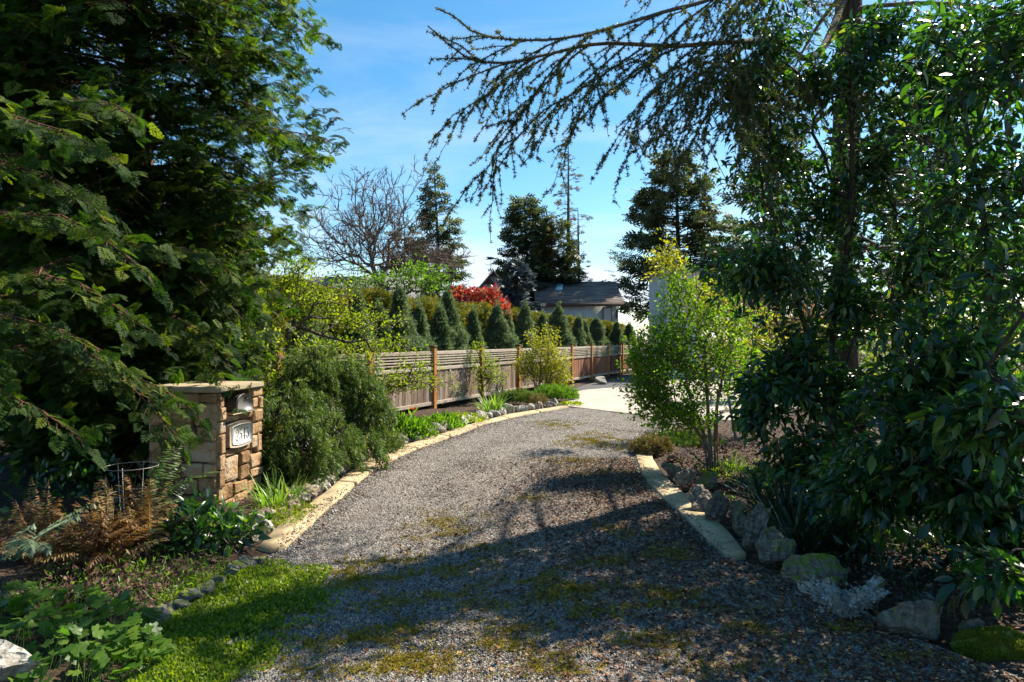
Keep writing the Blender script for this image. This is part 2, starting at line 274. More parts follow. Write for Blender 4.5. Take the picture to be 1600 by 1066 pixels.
def tube(acc, pl, r0, r1, sides=5, prof=None):
    pl = np.asarray(pl, float); n = len(pl); t, a, b = frames(pl)
    rr = np.linspace(r0, r1, n) if prof is None else np.asarray(prof)
    th = np.arange(sides)*2*pi/sides
    ring = (np.cos(th)[None, :, None]*a[:, None]+np.sin(th)[None, :, None]*b[:, None])*rr[:, None, None]+pl[:, None]
    i = np.arange(n-1)[:, None]*sides; j = np.arange(sides)[None]; j2 = (j+1) % sides
    F = np.stack([i+j, i+j2, i+sides+j2, i+sides+j], -1).reshape(-1, 4)
    acc.add(ring.reshape(-1, 3), [F, np.array([list(range((n-1)*sides, n*sides))])] if sides > 3 else F)
def segs(acc, A, B, RA, RB, sides=3):
    A = np.asarray(A); B = np.asarray(B); n = len(A)
    if n == 0: return
    t = unit(B-A); up = np.where(np.abs(t[:, 2:3]) > .9, [[1., 0, 0]], [[0, 0, 1.]]); a = unit(np.cross(t, up)); b = np.cross(a, t)
    th = np.arange(sides)*2*pi/sides; c = np.cos(th)[None, :, None]; s = np.sin(th)[None, :, None]
    ra = (c*a[:, None]+s*b[:, None]); V = np.concatenate([ra*np.asarray(RA)[:, None, None]+A[:, None], ra*np.asarray(RB)[:, None, None]+B[:, None]], 1)
    j = np.arange(sides); j2 = (j+1) % sides; f = np.stack([j, j2, j2+sides, j+sides], -1)
    F = (f[None]+(np.arange(n)*2*sides)[:, None, None]).reshape(-1, 4); acc.add(V.reshape(-1, 3), F)
def smooth_path(pts, n=12):
    pts = np.asarray([tuple(p) for p in pts], float); m = len(pts)
    if m < 3: s = np.linspace(0, 1, n)[:, None]; return pts[0]*(1-s)+pts[-1]*s
    d = np.concatenate([[0], np.cumsum(np.linalg.norm(np.diff(pts, axis=0), axis=1))]); d /= d[-1]
    P = np.vstack([2*pts[0]-pts[1], pts, 2*pts[-1]-pts[-2]]); out = []
    for s in np.linspace(0, 1, n):
        k = min(np.searchsorted(d, s, 'right')-1, m-2); u = (s-d[k])/(d[k+1]-d[k]); p0, p1, p2, p3 = P[k:k+4]
        out.append(.5*((2*p1)+(-p0+p2)*u+(2*p0-5*p1+4*p2-p3)*u*u+(-p0+3*p1-3*p2+p3)*u**3))
    return np.array(out)
# ---- branching skeleton: every crown point joins the nearest grown node
def skeleton(trunk, pts, bf=.35, tip_r=.004, expo=2.3):
    nodes = [tuple(p) for p in trunk]; par = [i-1 for i in range(len(trunk))]
    P = np.zeros((len(trunk)+len(pts), 3)); P[:len(trunk)] = trunk; L = np.zeros(len(P))
    for i in range(1, len(trunk)): L[i] = L[i-1]+np.linalg.norm(P[i]-P[i-1])
    c = np.array(trunk[-1]); order = np.argsort(np.linalg.norm(pts-np.array(trunk[len(trunk)//2]), axis=1)); k = len(trunk)
    for q in pts[order]:
        d = np.linalg.norm(P[:k]-q, axis=1); j = int(np.argmin(d+bf*L[:k]+(np.arange(k) == 0)*5)); P[k] = q; par.append(j); L[k] = L[j]+d[j]; k += 1
    par = np.array(par); cnt = np.zeros(k)
    haschild = np.zeros(k, bool); haschild[par[1:]] = True; cnt[~haschild] = 1
    for i in range(k-1, 0, -1): cnt[par[i]] += cnt[i]
    r = tip_r*np.maximum(cnt, 1)**(1/expo)
    return P, par, r, haschild
def skel_mesh(acc, P, par, r, sides=4, rmax=None, start=1):
    i = np.arange(start, len(P)); ra = np.minimum(r[par[i]], r[i]*1.6); rb = r[i]
    if rmax: ra = np.minimum(ra, rmax); rb = np.minimum(rb, rmax)
    segs(acc, P[par[i]], P[i], ra, rb, sides)
def ellipsoid_pts(c, rad, n, shell=.5, lump=.25, seed=None):
    d = rdir(n); rr = (shell+(1-shell)*rs.rand(n))**1.0
    ph = rs.rand(6)*6; l = 1+lump*(np.sin(d[:, 0]*4+ph[0])*np.sin(d[:, 1]*4+ph[1])+np.sin(d[:, 2]*5+ph[2])*.6)
    return np.asarray(c)+d*(rr*l)[:, None]*np.asarray(rad)
# ---- leaf templates
def leaf_t(w=.42, fold=.12, curl=.15, seg=4):
    xs = np.linspace(0, 1, seg+1); mid = np.stack([xs, 0*xs, -curl*xs**2], 1); V = list(mid); F = []
    prof = np.sin(pi*np.clip(xs, 0, 1)**.85)*w/2
    L = {}; R = {}
    for i in range(1, seg):
        L[i] = len(V); V.append((xs[i], prof[i], fold*prof[i]*2-curl*xs[i]**2)); R[i] = len(V); V.append((xs[i], -prof[i], fold*prof[i]*2-curl*xs[i]**2))
    for S, flip in ((L, 0), (R, 1)):
        for i in range(seg):
            a = i; b = i+1
            if i == 0: f = (a, b, S[1])
            elif i == seg-1: f = (a, b, S[i])
            else:
                f1 = (a, b, S[i+1]); f2 = (a, S[i+1], S[i])
                F += [f1[::-1] if flip else f1, f2[::-1] if flip else f2]; continue
            F.append(f[::-1] if flip else f)
    return np.array(V, float), [np.array(F)]
LEAF = leaf_t(); LEAFC = leaf_t(.34, .22, .42, 4); LEAFW = leaf_t(.62, .15, .12, 3); LEAFS = (np.array([(0, 0, 0), (.5, .28, .08), (1, 0, -.05), (.5, -.28, .08)]), [np.array([(0, 1, 2), (0, 2, 3)])])
LEAFN = (np.array([(0, 0, 0), (.5, .16, .05), (1, 0, -.05), (.5, -.16, .05)]), [np.array([(0, 1, 2), (0, 2, 3)])])
def quadstrip(V, F, a, b, w, nrm=(0, 0, 1)):
    a = np.array(a, float); b = np.array(b, float); d = unit(b-a); s = np.cross(nrm, d); s = unit(s)*w/2; m = a*.45+b*.55; k = len(V)
    V += [a, m+s, b, m-s]; F.append((k, k+1, k+2, k+3))
def spray_t():
    V, F = [], []; quadstrip(V, F, (0, 0, 0), (.6, 0, -.03), .04); quadstrip(V, F, (.5, 0, -.02), (1, 0, -.16), .08)
    for i, x in enumerate(np.linspace(.12, .86, 9)):
        sgn = 1 if i % 2 else -1; L = .42*(1-x)**.8+.10; a = math.radians(48); z = -.12*x*x
        tip = (x+L*math.cos(a), sgn*L*math.sin(a), z-.10*L); quadstrip(V, F, (x, 0, z), tip, .085)
        for u in ((.35, .6) if L > .25 else (.45,)):
            bx = x+L*u*math.cos(a); by = sgn*L*u*math.sin(a)
            quadstrip(V, F, (bx, by, z-.05*L), (bx+.17*L+.06, by-sgn*.01, z-.06), .075)
            if L > .2: quadstrip(V, F, (bx, by, z-.05*L), (bx-.01, by+sgn*(.17*L+.06), z-.05), .075)
    return np.array(V), [np.array(F)]
SPRAY = spray_t()
def tuft_t(n=9, w=.16):
    V, F = [], []; r = np.random.RandomState(3)
    for i in range(n):
        th = i*2.4; el = r.uniform(-.2, 1.3); d = np.array([math.cos(th)*math.cos(el), math.sin(th)*math.cos(el), math.sin(el)]); s = unit(np.cross(d, r.normal(size=3)))*w/2; k = len(V)
        V += [s, -s, d]; F.append((k, k+1, k+2))
    return np.array(V), [np.array(F)]
TUFT = tuft_t(); TUFT5 = tuft_t(5, .3); TUFT8 = tuft_t(7, .26)
def plume_t(n=9, spread=.35, w=.10, L=.5):
    V, F = [], []; r = np.random.RandomState(5)
    for i in range(n):
        x = i/n*.75; th = i*2.4; d = unit(np.array([1, spread*2*math.cos(th), spread*2*math.sin(th)])); nrm = unit(np.cross(d, r.normal(size=3)))
        quadstrip(V, F, (x, 0, 0), np.array([x, 0, 0])+d*L*(1-.3*x), w, nrm)
    return np.array(V), [np.array(F)]
PLUME = plume_t(); PLUMEN = plume_t(8, .8, .05, .34)
def flatbough_t(w=.10, n=6):   # small flat bough for far conifers
    V, F = [], []; quadstrip(V, F, (0, 0, 0), (1, 0, -.1), w)
    for i, x in enumerate(np.linspace(.1, .8, n)):
        s = 1 if i % 2 else -1; L = .5*(1-x)+.15; quadstrip(V, F, (x, 0, -.05), (x+L*.6, s*L*.8, -.12), w)
    return np.array(V), [np.array(F)]
FBOUGH = flatbough_t(); FFAR = flatbough_t(.17, 6)
def ribbon_t(n=4, w=.06, bend=.8, taper=1.0):
    V, F = [], []
    for i in range(n+1):
        s = i/n; a = bend*s; x = math.sin(a)/max(bend, .01) if bend else 0; z = (s if bend == 0 else (math.sin(bend*s)/bend if False else s*math.cos(a*.6))); ww = w*(1-s**3*taper)/2
        V += [(s*math.sin(a*.8), ww, z), (s*math.sin(a*.8), -ww, z)]
        if i: k = 2*i; F.append((k-2, k-1, k+1, k))
    return np.array(V), [np.array(F)]
STRAPS = [ribbon_t(5, .055, b) for b in (.3, .7, 1.2)]
def box_t(): 
    V = np.array([(x, y, z) for x in (-.5, .5) for y in (-.5, .5) for z in (-.5, .5)]); F = np.array([(0, 1, 3, 2), (4, 6, 7, 5), (0, 4, 5, 1), (2, 3, 7, 6), (0, 2, 6, 4), (1, 5, 7, 3)]); return V, [F]
def bevel_mesh(name, sx, sy, sz, bev=.01, jit=0.0, seg=1):
    import bmesh
    bm = bmesh.new(); bmesh.ops.create_cube(bm, size=1)
    for v in bm.verts: v.co = Vector((v.co.x*sx, v.co.y*sy, v.co.z*sz))
    if bev: bmesh.ops.bevel(bm, geom=list(bm.edges), offset=bev, segments=seg, affect='EDGES', profile=.6)
    if jit:
        for v in bm.verts: v.co += Vector((random.uniform(-jit, jit), random.uniform(-jit, jit), random.uniform(-jit, jit)))
    me = bpy.data.meshes.new(name); bm.to_mesh(me); bm.free(); return me
def box_obj(name, mat, parent, loc, size, rz=0, bev=.004, jit=0.0, seg=1):
    me = bevel_mesh(name, *size, bev=bev, jit=jit, seg=seg); o = link(name, me, mat, parent, loc); o.rotation_euler = (0, 0, rz); return o
def leaf_objects(T, mat, P, D, Nn, S, parent, name='leaf', variants=3):
    """individual leaves: objects sharing a few meshes"""
    mes = []
    for v in range(variants):
        V = T[0].copy(); V[:, 2] += -.1*v*V[:, 0]**2; V[:, 1] *= 1-.08*v; me = build_mesh(name, V, T[1], np.zeros(len(V))); me.materials.append(mat); mes.append(me)
    x = unit(D); y = unit(np.cross(Nn, x)+1e-6); z = np.cross(x, y); Mi = pw(parent).inverted()
    for i in range(len(P)):
        o = bpy.data.objects.new(name, mes[i % variants]); C.objects.link(o); o.parent = parent; s = S[i]
        m = Matrix([[x[i, 0]*s, y[i, 0]*s, z[i, 0]*s, P[i, 0]], [x[i, 1]*s, y[i, 1]*s, z[i, 1]*s, P[i, 1]], [x[i, 2]*s, y[i, 2]*s, z[i, 2]*s, P[i, 2]], [0, 0, 0, 1]])
        o.matrix_basis = Mi @ m
def near_split(P, k):
    """indices of the k leaves that show largest inside the frame"""
    px = CX+FPX*P[:, 0]/np.maximum(P[:, 1], .1); py = HY-(P[:, 2]-H)*FPX/np.maximum(P[:, 1], .1)
    inside = (px > 5) & (px < 1595) & (py > 5) & (py < 1060) & (P[:, 1] > .5)
    d = np.where(inside, P[:, 1], 1e6); idx = np.argsort(d)[:k]; idx = idx[d[idx] < 1e5]
    m = np.zeros(len(P), bool); m[idx] = True; return m
def combine(T, P, D, Nn, S):
    V, F = place(T, P, D, Nn, S); return V, F
_ng = None
def inst_group():
    global _ng
    if _ng: return _ng
    g = bpy.data.node_groups.new('scatter_pieces', 'GeometryNodeTree'); _ng = g
    g.interface.new_socket('Geometry', in_out='INPUT', socket_type='NodeSocketGeometry'); g.interface.new_socket('Geometry', in_out='OUTPUT', socket_type='NodeSocketGeometry')
    n, l = g.nodes.new, g.links.new; gi = n('NodeGroupInput'); go = n('NodeGroupOutput')
    def attr(nm_, ty): a = n('GeometryNodeInputNamedAttribute'); a.data_type = ty; a.inputs['Name'].default_value = nm_; return a.outputs['Attribute']
    se = n('GeometryNodeSeparateGeometry'); se.domain = 'POINT'; l(gi.outputs[0], se.inputs['Geometry']); l(attr('is_point', 'BOOLEAN'), se.inputs['Selection'])
    io = n('GeometryNodeInstanceOnPoints'); l(se.outputs['Selection'], io.inputs['Points']); l(se.outputs['Inverted'], io.inputs['Instance'])
    er = n('FunctionNodeEulerToRotation'); l(attr('rot', 'FLOAT_VECTOR'), er.inputs[0]); l(er.outputs[0], io.inputs['Rotation']); l(attr('scl', 'FLOAT_VECTOR'), io.inputs['Scale']); l(io.outputs[0], go.inputs[0]); return g
def scatter_obj(name, T, P, D, Nn, S, mat, parent=None, kind='stuff', Trnd=None):
    V0, F0 = T; V0 = np.asarray(V0, float); P = np.asarray(P, float); n = len(P); k = len(V0)
    x = unit(np.broadcast_to(D, (n, 3))); y = unit(np.cross(np.broadcast_to(Nn, (n, 3)), x)+1e-6); z = np.cross(x, y)
    rot = np.stack([np.arctan2(y[:, 2], z[:, 2]), -np.arcsin(np.clip(x[:, 2], -1, 1)), np.arctan2(x[:, 1], x[:, 0])], 1)
    S = np.asarray(S, float); S = np.repeat(np.broadcast_to(S, (n,))[:, None], 3, 1) if S.ndim <= 1 else S
    off = np.array(pw(parent).translation) if parent else np.array([P[:, 0].mean(), P[:, 1].mean(), 0])
    me = build_mesh(name, np.vstack([V0, P-off]), F0, np.concatenate([np.zeros(k) if Trnd is None else Trnd, np.zeros(n)]))
    a = me.attributes.new('is_point', 'BOOLEAN', 'POINT'); a.data.foreach_set('value', np.concatenate([np.zeros(k, bool), np.ones(n, bool)]))
    for nm_, arr in (('rot', rot), ('scl', S)):
        a = me.attributes.new(nm_, 'FLOAT_VECTOR', 'POINT'); a.data.foreach_set('vector', np.vstack([np.zeros((k, 3)), arr]).astype(np.float32).ravel())
    a = me.attributes.new('irnd', 'FLOAT', 'POINT'); a.data.foreach_set('value', np.concatenate([np.zeros(k), rs.rand(n)]).astype(np.float32))
    o = link(name, me, mat, parent, None if parent else off, kind); md = o.modifiers.new('scatter', 'NODES'); md.node_group = inst_group(); return o
def cluster(T, n, r, size, out=.7, seed=5, up=(0, 0, 0), flat=1.0):
    q = np.random.RandomState(seed); d = unit(q.normal(size=(n, 3))*[1, 1, flat]); P = d*r*q.rand(n)[:, None]**.5; D = unit(d*out+q.normal(size=(n, 3))*.35+np.array(up)); V, F = place(T, P, D, unit(q.normal(size=(n, 3))), size*q.uniform(.6, 1.2, n)); return (V, F), np.repeat(q.rand(n), len(T[0]))
# ------------------------------------------------------------------ ground and drive
def sheet(name, pts, z, mat, kind='structure', thick=0.0):
    V = [(p[0], p[1], z) for p in pts]; n = len(V)
    import bmesh
    bm = bmesh.new(); vs = [bm.verts.new(v) for v in V]; f = bm.faces.new(vs)
    if f.normal.z < 0: f.normal_flip()
    if thick:
        r = bmesh.ops.extrude_face_region(bm, geom=[f]); 
        for e in r['geom']:
            if isinstance(e, bmesh.types.BMVert): e.co.z -= thick
    bmesh.ops.triangulate(bm, faces=[g for g in bm.faces if len(g.verts) > 4]); bmesh.ops.recalc_face_normals(bm, faces=bm.faces)
    me = bpy.data.meshes.new(name); bm.to_mesh(me); bm.free(); return link(name, me, mat, None, None, kind)
LE = [(443, 860), (460, 845), (475, 831), (496, 811), (517, 793), (535, 777), (576, 742), (625, 714), (663, 699), (719, 679), (756, 664.5), (813, 651), (888, 637)]
LB = [(402, 860), (431, 829), (440, 818), (464, 806), (488, 787), (505, 775), (545, 741), (588, 714), (630, 699), (690, 680), (726, 667.5), (795, 649), (884, 635)]
RE = [(1133, 871), (1099, 838), (1070, 809), (1032, 775), (1016, 759), (1002, 739), (995, 721), (993, 705), (1002, 689), (1020, 678)]
RB = [(1166, 869), (1138, 834), (1106, 805), (1062, 768), (1045, 753), (1030, 735), (1020, 719), (1018, 706), (1024, 694), (1034, 683)]
le = np.array([tuple(G(*p))[:2] for p in LE]); lb = np.array([tuple(G(*p))[:2] for p in LB]); re_ = np.array([tuple(G(*p))[:2] for p in RE]); rb = np.array([tuple(G(*p))[:2] for p in RB])
def xl(y): return np.interp(y, [0, 3.4, 4.5, 5.4]+list(le[:, 1]), [-2.6, -1.95, -2.0, -2.05]+list(le[:, 0]))
def xr(y): return np.interp(y, [0, 3.4, 4.0, 5.0]+list(re_[:, 1])+[17.6], [3.0, 2.7, 2.35, 2.1]+list(re_[:, 0])+[5.0])
# one undulating sheet out to the horizon
def ground():
    xs = np.concatenate([[-700, -200, -60, -25], np.arange(-14, 14.1, .5), [25, 60, 200, 700]]); ys = np.concatenate([[-300, -60, -15, -6], np.arange(-3, 24.1, .5), [30, 45, 70, 120, 300, 900]])
    X, Y = np.meshgrid(xs, ys); inside = (X > xl(Y)-.45) & (X < xr(Y)+.45) | (Y > 17) | (Y < 3)
    Z = -.03+np.where(inside, 0, .05+.06*np.sin(X*1.7+Y)*np.sin(Y*1.3)+.02)
    lbk = (X < -2.6) & (Y < 14) & (Y > 3.2); Z = Z+np.where(lbk, np.minimum((-2.6-X)*.06, .25), 0)
    n, m = X.shape; i = np.arange(n-1)[:, None]*m+np.arange(m-1)[None]; F = np.stack([i, i+1, i+m+1, i+m], -1).reshape(-1, 4)
    link('ground', build_mesh('ground', np.stack([X, Y, Z], -1).reshape(-1, 3), F, None, True), MT['soil'], None, None, 'structure')
ground()
dp = [(-2.9, -8)]+[(float(xl(y))-.02, y) for y in np.linspace(1, 5.5, 8)]+[tuple(p) for p in le]+[(le[-1][0]+.02, 17.62), (5.2, 16.3)]+[tuple(p) for p in re_[::-1]]+[(float(xr(y))+.02, y) for y in np.linspace(5.2, 1, 8)]+[(3.4, -8)]
sheet('driveway', dp, 0.0, MT['gravelbase'])
ap = [G(887, 636.5), G(938, 642.5), G(1000, 650), G(1060, 657), G(1400, 668), G(1700, 640), G(1500, 585), G(1200, 583), G(1040, 590), G(990, 609), G(968, 606.5), G(944, 608), G(915, 610.5), G(893, 614)]
sheet('concrete_apron', [(p.x, p.y) for p in ap], 0.03, MT['concrete2'], thick=.1)
sheet('parking_area', [(2.0, 23.6), (3.0, 26.9), (6.2, 34.5), (14, 45), (45, 60), (50, 24), (14, 23)], 0.008, MT['asphalt'])
# concrete strips, laid slab by slab
def edging(name, A, B, cuts, label):
    root = bpy.data.objects.new(name, None); C.objects.link(root); root['kind'] = 'structure'; root['label'] = label
    mid = (A[0]+B[0])/2; root.location = (mid[0], mid[1], 0)
    d = np.concatenate([[0], np.cumsum(np.linalg.norm(np.diff(A, axis=0), axis=1))]); db = np.concatenate([[0], np.cumsum(np.linalg.norm(np.diff(B, axis=0), axis=1))]); db = db/db[-1]*d[-1]
    def at(P, dd, s): return np.array([np.interp(s, dd, P[:, 0]), np.interp(s, dd, P[:, 1])])
    for a, b in zip(cuts[:-1], cuts[1:]):
        s = np.linspace(a*d[-1]+.006, b*d[-1]-.006, 14); L = np.array([at(A, d, t) for t in s]); R = np.array([at(B, db, t) for t in s])
        nj = rs.normal(0, .008, len(s)); L = L+nj[:, None]; c = root.location; k = len(s); V = []
        inn = .012; w = unit(R-L)
        for P2, z in ((L, -.06), (L, .022), (L+w*inn, .034), (R-w*inn, .034), (R, .022), (R, -.06)): V += [(p[0]-c.x, p[1]-c.y, z) for p in P2]
        F = []
        for r in range(5): F += [(r*k+i, r*k+i+1, (r+1)*k+i+1, (r+1)*k+i) for i in range(k-1)]
        V = np.array(V); E = np.array([[r*k for r in range(6)], [r*k+k-1 for r in range(5, -1, -1)]])
        me = build_mesh('slab', V, [np.array(F), E]); link('slab', me, MT['concrete'], root)
edging('concrete_edging', le, lb, [0, .1, .2, .3, .41, .52, .64, .76, .88, 1], 'sandy concrete edging strip curving along the left side of the gravel drive')
edging('concrete_edging', re_, rb, [0, .2, .42, .62, .82, 1], 'sandy concrete edging strip curving along the right side of the gravel drive')
# loose gravel
OCT = (np.array([(1, 0, 0), (-1, 0, 0), (0, 1, 0), (0, -1, 0), (0, 0, 1), (0, 0, -1)], float), [np.array([(0, 2, 4), (2, 1, 4), (1, 3, 4), (3, 0, 4), (2, 0, 5), (1, 2, 5), (3, 1, 5), (0, 3, 5)])])
def gravel():
    q = 680; r = .17*np.sqrt(rs.rand(q)); th = rs.rand(q)*2*pi; sz = rs.uniform(.004, .0098, q)
    V, F = place(OCT, np.stack([r*np.cos(th), r*np.sin(th), rs.uniform(0, .008, q)], 1), rdir(q), rdir(q), np.stack([sz*rs.uniform(.8, 1.5, q), sz*rs.uniform(.7, 1.1, q), sz*rs.uniform(.5, .9, q)], 1), .35); tr = np.repeat(rs.rand(q), 6)
    n = 2600; u = rs.rand(n); Y = 2.4*(17.2/2.4)**(u**.75); w_ = .16+.012*Y; X = xl(Y)+w_+(xr(Y)-xl(Y)-2*w_)*rs.rand(n); mid = (xl(Y)+xr(Y))/2+.1; tr_ = np.minimum(np.abs(X-mid-.75), np.abs(X-mid+.75)) < .2; kk = ~(tr_ & (rs.rand(n) < .5)); X, Y = X[kk], Y[kk]; n = len(X); th = rs.rand(n)*2*pi; s_ = 1+.045*np.maximum(Y-4, 0)
    scatter_obj('gravel', (V, F), np.stack([X, Y, rs.uniform(-.002, .003, n)], 1), np.stack([np.cos(th), np.sin(th), 0*th], 1), [0, 0, 1], np.stack([s_, s_, s_*.8], 1), MT['stone'], None, 'stuff', tr)
    a = Acc(); n = 16000; Y = 2.6+rs.rand(n)**1.4*14; w_ = rs.rand(n)**1.3*.34+.01; side = rs.rand(n) < .5; X = np.where(side, xl(Y)+w_, xr(Y)-w_); sz = rs.uniform(.0045, .0115, n)*(1+.03*Y)
    V, F = place(OCT, np.stack([X, Y, rs.uniform(0, .008, n)], 1), rdir(n), rdir(n), np.stack([sz*rs.uniform(.8, 1.5, n), sz, sz*.7], 1), .35); a.add(V, F, np.repeat(rs.rand(n), 6)); a.obj('gravel', MT['stone'], None, 'stuff')
gravel()
def spill():
    a = Acc(); P = []
    for A, B in ((le, lb), (re_, rb)):
        i = rs.randint(0, len(A)-1, 420); f = rs.rand(420)[:, None]; g = np.abs(rs.normal(0, .2, 420))[:, None].clip(.02, .95); p_ = (A[i]*(1-f)+A[i+1]*f)*(1-g)+(B[i]*(1-f)+B[i+1]*f)*g; P.append(np.hstack([p_, np.full((420, 1), .037)]))
    P = np.concatenate(P); n = len(P); sz = rs.uniform(.004, .009, n); V, F = place(OCT, P, rdir(n), rdir(n), np.stack([sz*1.3, sz, sz*.7], 1), .35); a.add(V, F, np.repeat(rs.rand(n), 6)); a.obj('gravel', MT['stone'], None, 'stuff')
spill()
def inpoly_scatter(cx, cy, rx, ry, n, soft=.5):
    r = rs.rand(n)**soft; th = rs.rand(n)*2*pi; k = 1+.25*np.sin(th*3+cx*7)+.15*np.sin(th*5+cy*5)
    return cx+r*rx*k*np.cos(th), cy+r*ry*k*np.sin(th)
# moss in the gravel
def moss():
    a = Acc(); pat = [(700, 815, 80, 25, .2), (560, 905, 110, 22, .8), (740, 895, 60, 16, 1), (890, 915, 90, 22, .9), (560, 1000, 120, 24, .9), (620, 1035, 120, 20, .9), (760, 985, 130, 22, .6), (960, 880, 110, 14, .5), (1030, 930, 70, 16, .7), (890, 960, 60, 14, .7),
        (700, 1050, 120, 14, .8), (880, 1050, 80, 14, .6), (1000, 1000, 90, 14, .4), (1190, 985, 60, 14, .9), (1320, 985, 60, 10, .6), (1130, 950, 60, 12, .6), (930, 690, 60, 14, .35), (890, 722, 50, 8, .3), (870, 665, 40, 8, .2), (1050, 865, 60, 14, .6), (470, 950, 40, 16, 1), (430, 900, 60, 10, .4), (980, 830, 60, 12, .35), (830, 780, 60, 8, .2), (1400, 1030, 90, 14, .5), (520, 1045, 140, 22, .7), (800, 1020, 160, 22, .7), (660, 945, 120, 22, .6), (830, 930, 120, 20, .6), (1080, 1010, 130, 22, .5), (980, 950, 120, 20, .5), (1150, 1045, 140, 20, .4), (600, 880, 80, 12, .5), (760, 860, 80, 12, .3), (940, 740, 60, 10, .2), (680, 830, 60, 16, .25)]
    for px, py, rx, ry, dens in pat:
        c = G(px, py); wx = rx/FPX*c.y; wy = c.y*c.y/(H*FPX)*ry; area = wx*wy*pi; n = int(min(area*3600*dens+60, 4200))
        x, y = inpoly_scatter(c.x, c.y, wx, wy, n, .7)
        nzv = np.sin(x*9+y*5)+np.sin(y*13-x*7)+rs.normal(0, .7, n); k = nzv > -.3
        P = np.stack([x[k], y[k], rs.uniform(.008, .022, k.sum())], 1); m = len(P)
        place_rnd(a, TUFT5, P, rdir(m)*[1, 1, .1], [0, 0, 1], rs.uniform(.010, .022, m)*(1+.04*P[:, 1]))
    a.obj('moss', MT['moss'], None, 'stuff')
moss()
def flat_scatter(name, mat, T, xs, ys, z, s, tilt=.4):
    n = len(xs); a = Acc(); P = np.stack([xs, ys, np.broadcast_to(z, (n,))], 1); place_rnd(a, T, P, unit(rs.normal(size=(n, 3))*[1, 1, tilt*.3]), unit(np.array([0, 0, 1])+rs.normal(size=(n, 3))*tilt), s); return a.obj(name, mat, None, 'stuff')
# litter on the shaded half of the drive
n = 27000; Y = 3+rs.rand(n)**1.3*7; X = xr(Y)-.05-np.abs(rs.normal(0, 1, n))*(.9+.08*(10-Y)); k = (X > xl(Y)); flat_scatter('fallen_leaves', MT['litter'], LEAFS, X[k], Y[k], rs.uniform(.014, .028, k.sum()), rs.uniform(.014, .045, k.sum()))
n = 3500; Y = 3+rs.rand(n)*12; X = xl(Y)+(xr(Y)-xl(Y))*rs.rand(n)**1.3; flat_scatter('fallen_leaves', MT['litter'], LEAFS, X, Y, rs.uniform(.012, .022, n), rs.uniform(.012, .028, n))
n = 1800; Y = 5+rs.rand(n)*9; X = xl(Y)+np.abs(rs.normal(0, .25, n))-.12; flat_scatter('leaf_debris', MT['litter'], LEAFS, X, Y, .04, rs.uniform(.01, .03, n))
# mulch chips on both beds
n = 9000; Y = 4+rs.rand(n)**1.4*15; X = xl(Y)-.45-rs.rand(n)**1.5*2.2; Z = .03+.05*rs.rand(n); X2 = xr(Y)+.3+rs.rand(n)**1.3*3.2
k2 = Y < 13.5
flat_scatter('bark_mulch', MT['mulch'], LEAFS, np.concatenate([X, X2[k2]]), np.concatenate([Y, Y[k2]]), np.concatenate([Z+.02, Z[k2]+.02]), rs.uniform(.02, .05, n+int(k2.sum())), .5)
# ------------------------------------------------------------------ sky-side background buildings
def gable_house(root, x0, x1, y0, y1, zw, zr, roofm, wallm, axis='x', over=.4):
    """walls plus pitched roof; ridge along the axis. Coordinates local to root."""
    cx, cyy = (x0+x1)/2, (y0+y1)/2
    def prism(nm_, pts, a0, a1, mat, ax):
        k = len(pts); V = [((a0, p[0], p[1]) if ax == 'x' else (p[0], a0, p[1])) for p in pts]+[((a1, p[0], p[1]) if ax == 'x' else (p[0], a1, p[1])) for p in pts]
        F4 = [(i, (i+1) % k, (i+1) % k+k, i+k) for i in range(k)]; F = [np.array(F4), np.array([list(range(k))[::-1], [i+k for i in range(k)]])]
        return link(nm_, build_mesh(nm_, np.array(V, float), F), mat, root)
    if axis == 'x': b0, b1, bc, a0, a1 = y0, y1, cyy, x0, x1
    else: b0, b1, bc, a0, a1 = x0, x1, cx, y0, y1
    prism('wall', [(b0, -.1), (b1, -.1), (b1, zw), (bc, zr-.08), (b0, zw)], a0, a1, wallm, axis)
    sl = (zr-zw)/(bc-b0); t = .14
    for s in (-1, 1):
        e = bc+s*(bc-b0+over); ze = zr-sl*abs(e-bc)
        prism('roof_slope', [(bc, zr), (e, ze), (e, ze+t), (bc, zr+t)], a0-over, a1+over, roofm, axis)
        prism('fascia', [(e+s*.003, ze-.06), (e+s*.06, ze-.06), (e+s*.06, ze+t+.02), (e+s*.003, ze+t+.02)], a0-over, a1+over, MT['trim'], axis)
d0 = 46.0
hx0, hx1 = Q(845, 470, d0).x, Q(964, 470, d0).x
hr = empty('house', (0, 0, 0), 'pale single storey house with brown shingle roof and skylight beyond the hedge', 'house')
gable_house(hr, hx0, hx1, d0, d0+6, Q(0, 473, d0).z, Q(0, 443, d0+3).z, MT['roof'], MT['siding'])
zq = Q(0, 462, d0+1.4).z
def slope_pt(px, fr):   # on the camera-side slope
    zw, zr = Q(0, 473, d0).z, Q(0, 443, d0+3).z; y = d0+3*fr; return Vector(((px-CX)/FPX*y, y, zw+(zr-zw)*fr+.15))
a = Acc(); p = [slope_pt(868, .5)-Vector((0, 0, -.02)), slope_pt(878, .5), slope_pt(880, .8), slope_pt(871, .8)]
V = [tuple(v) for v in p]+[(v.x, v.y-.03, v.z+.07) for v in p]; a.add(np.array(V), [np.array([(0, 1, 5, 4), (1, 2, 6, 5), (2, 3, 7, 6), (3, 0, 4, 7), (4, 5, 6, 7)])]); a.obj('skylight', MT['skylight'], hr)
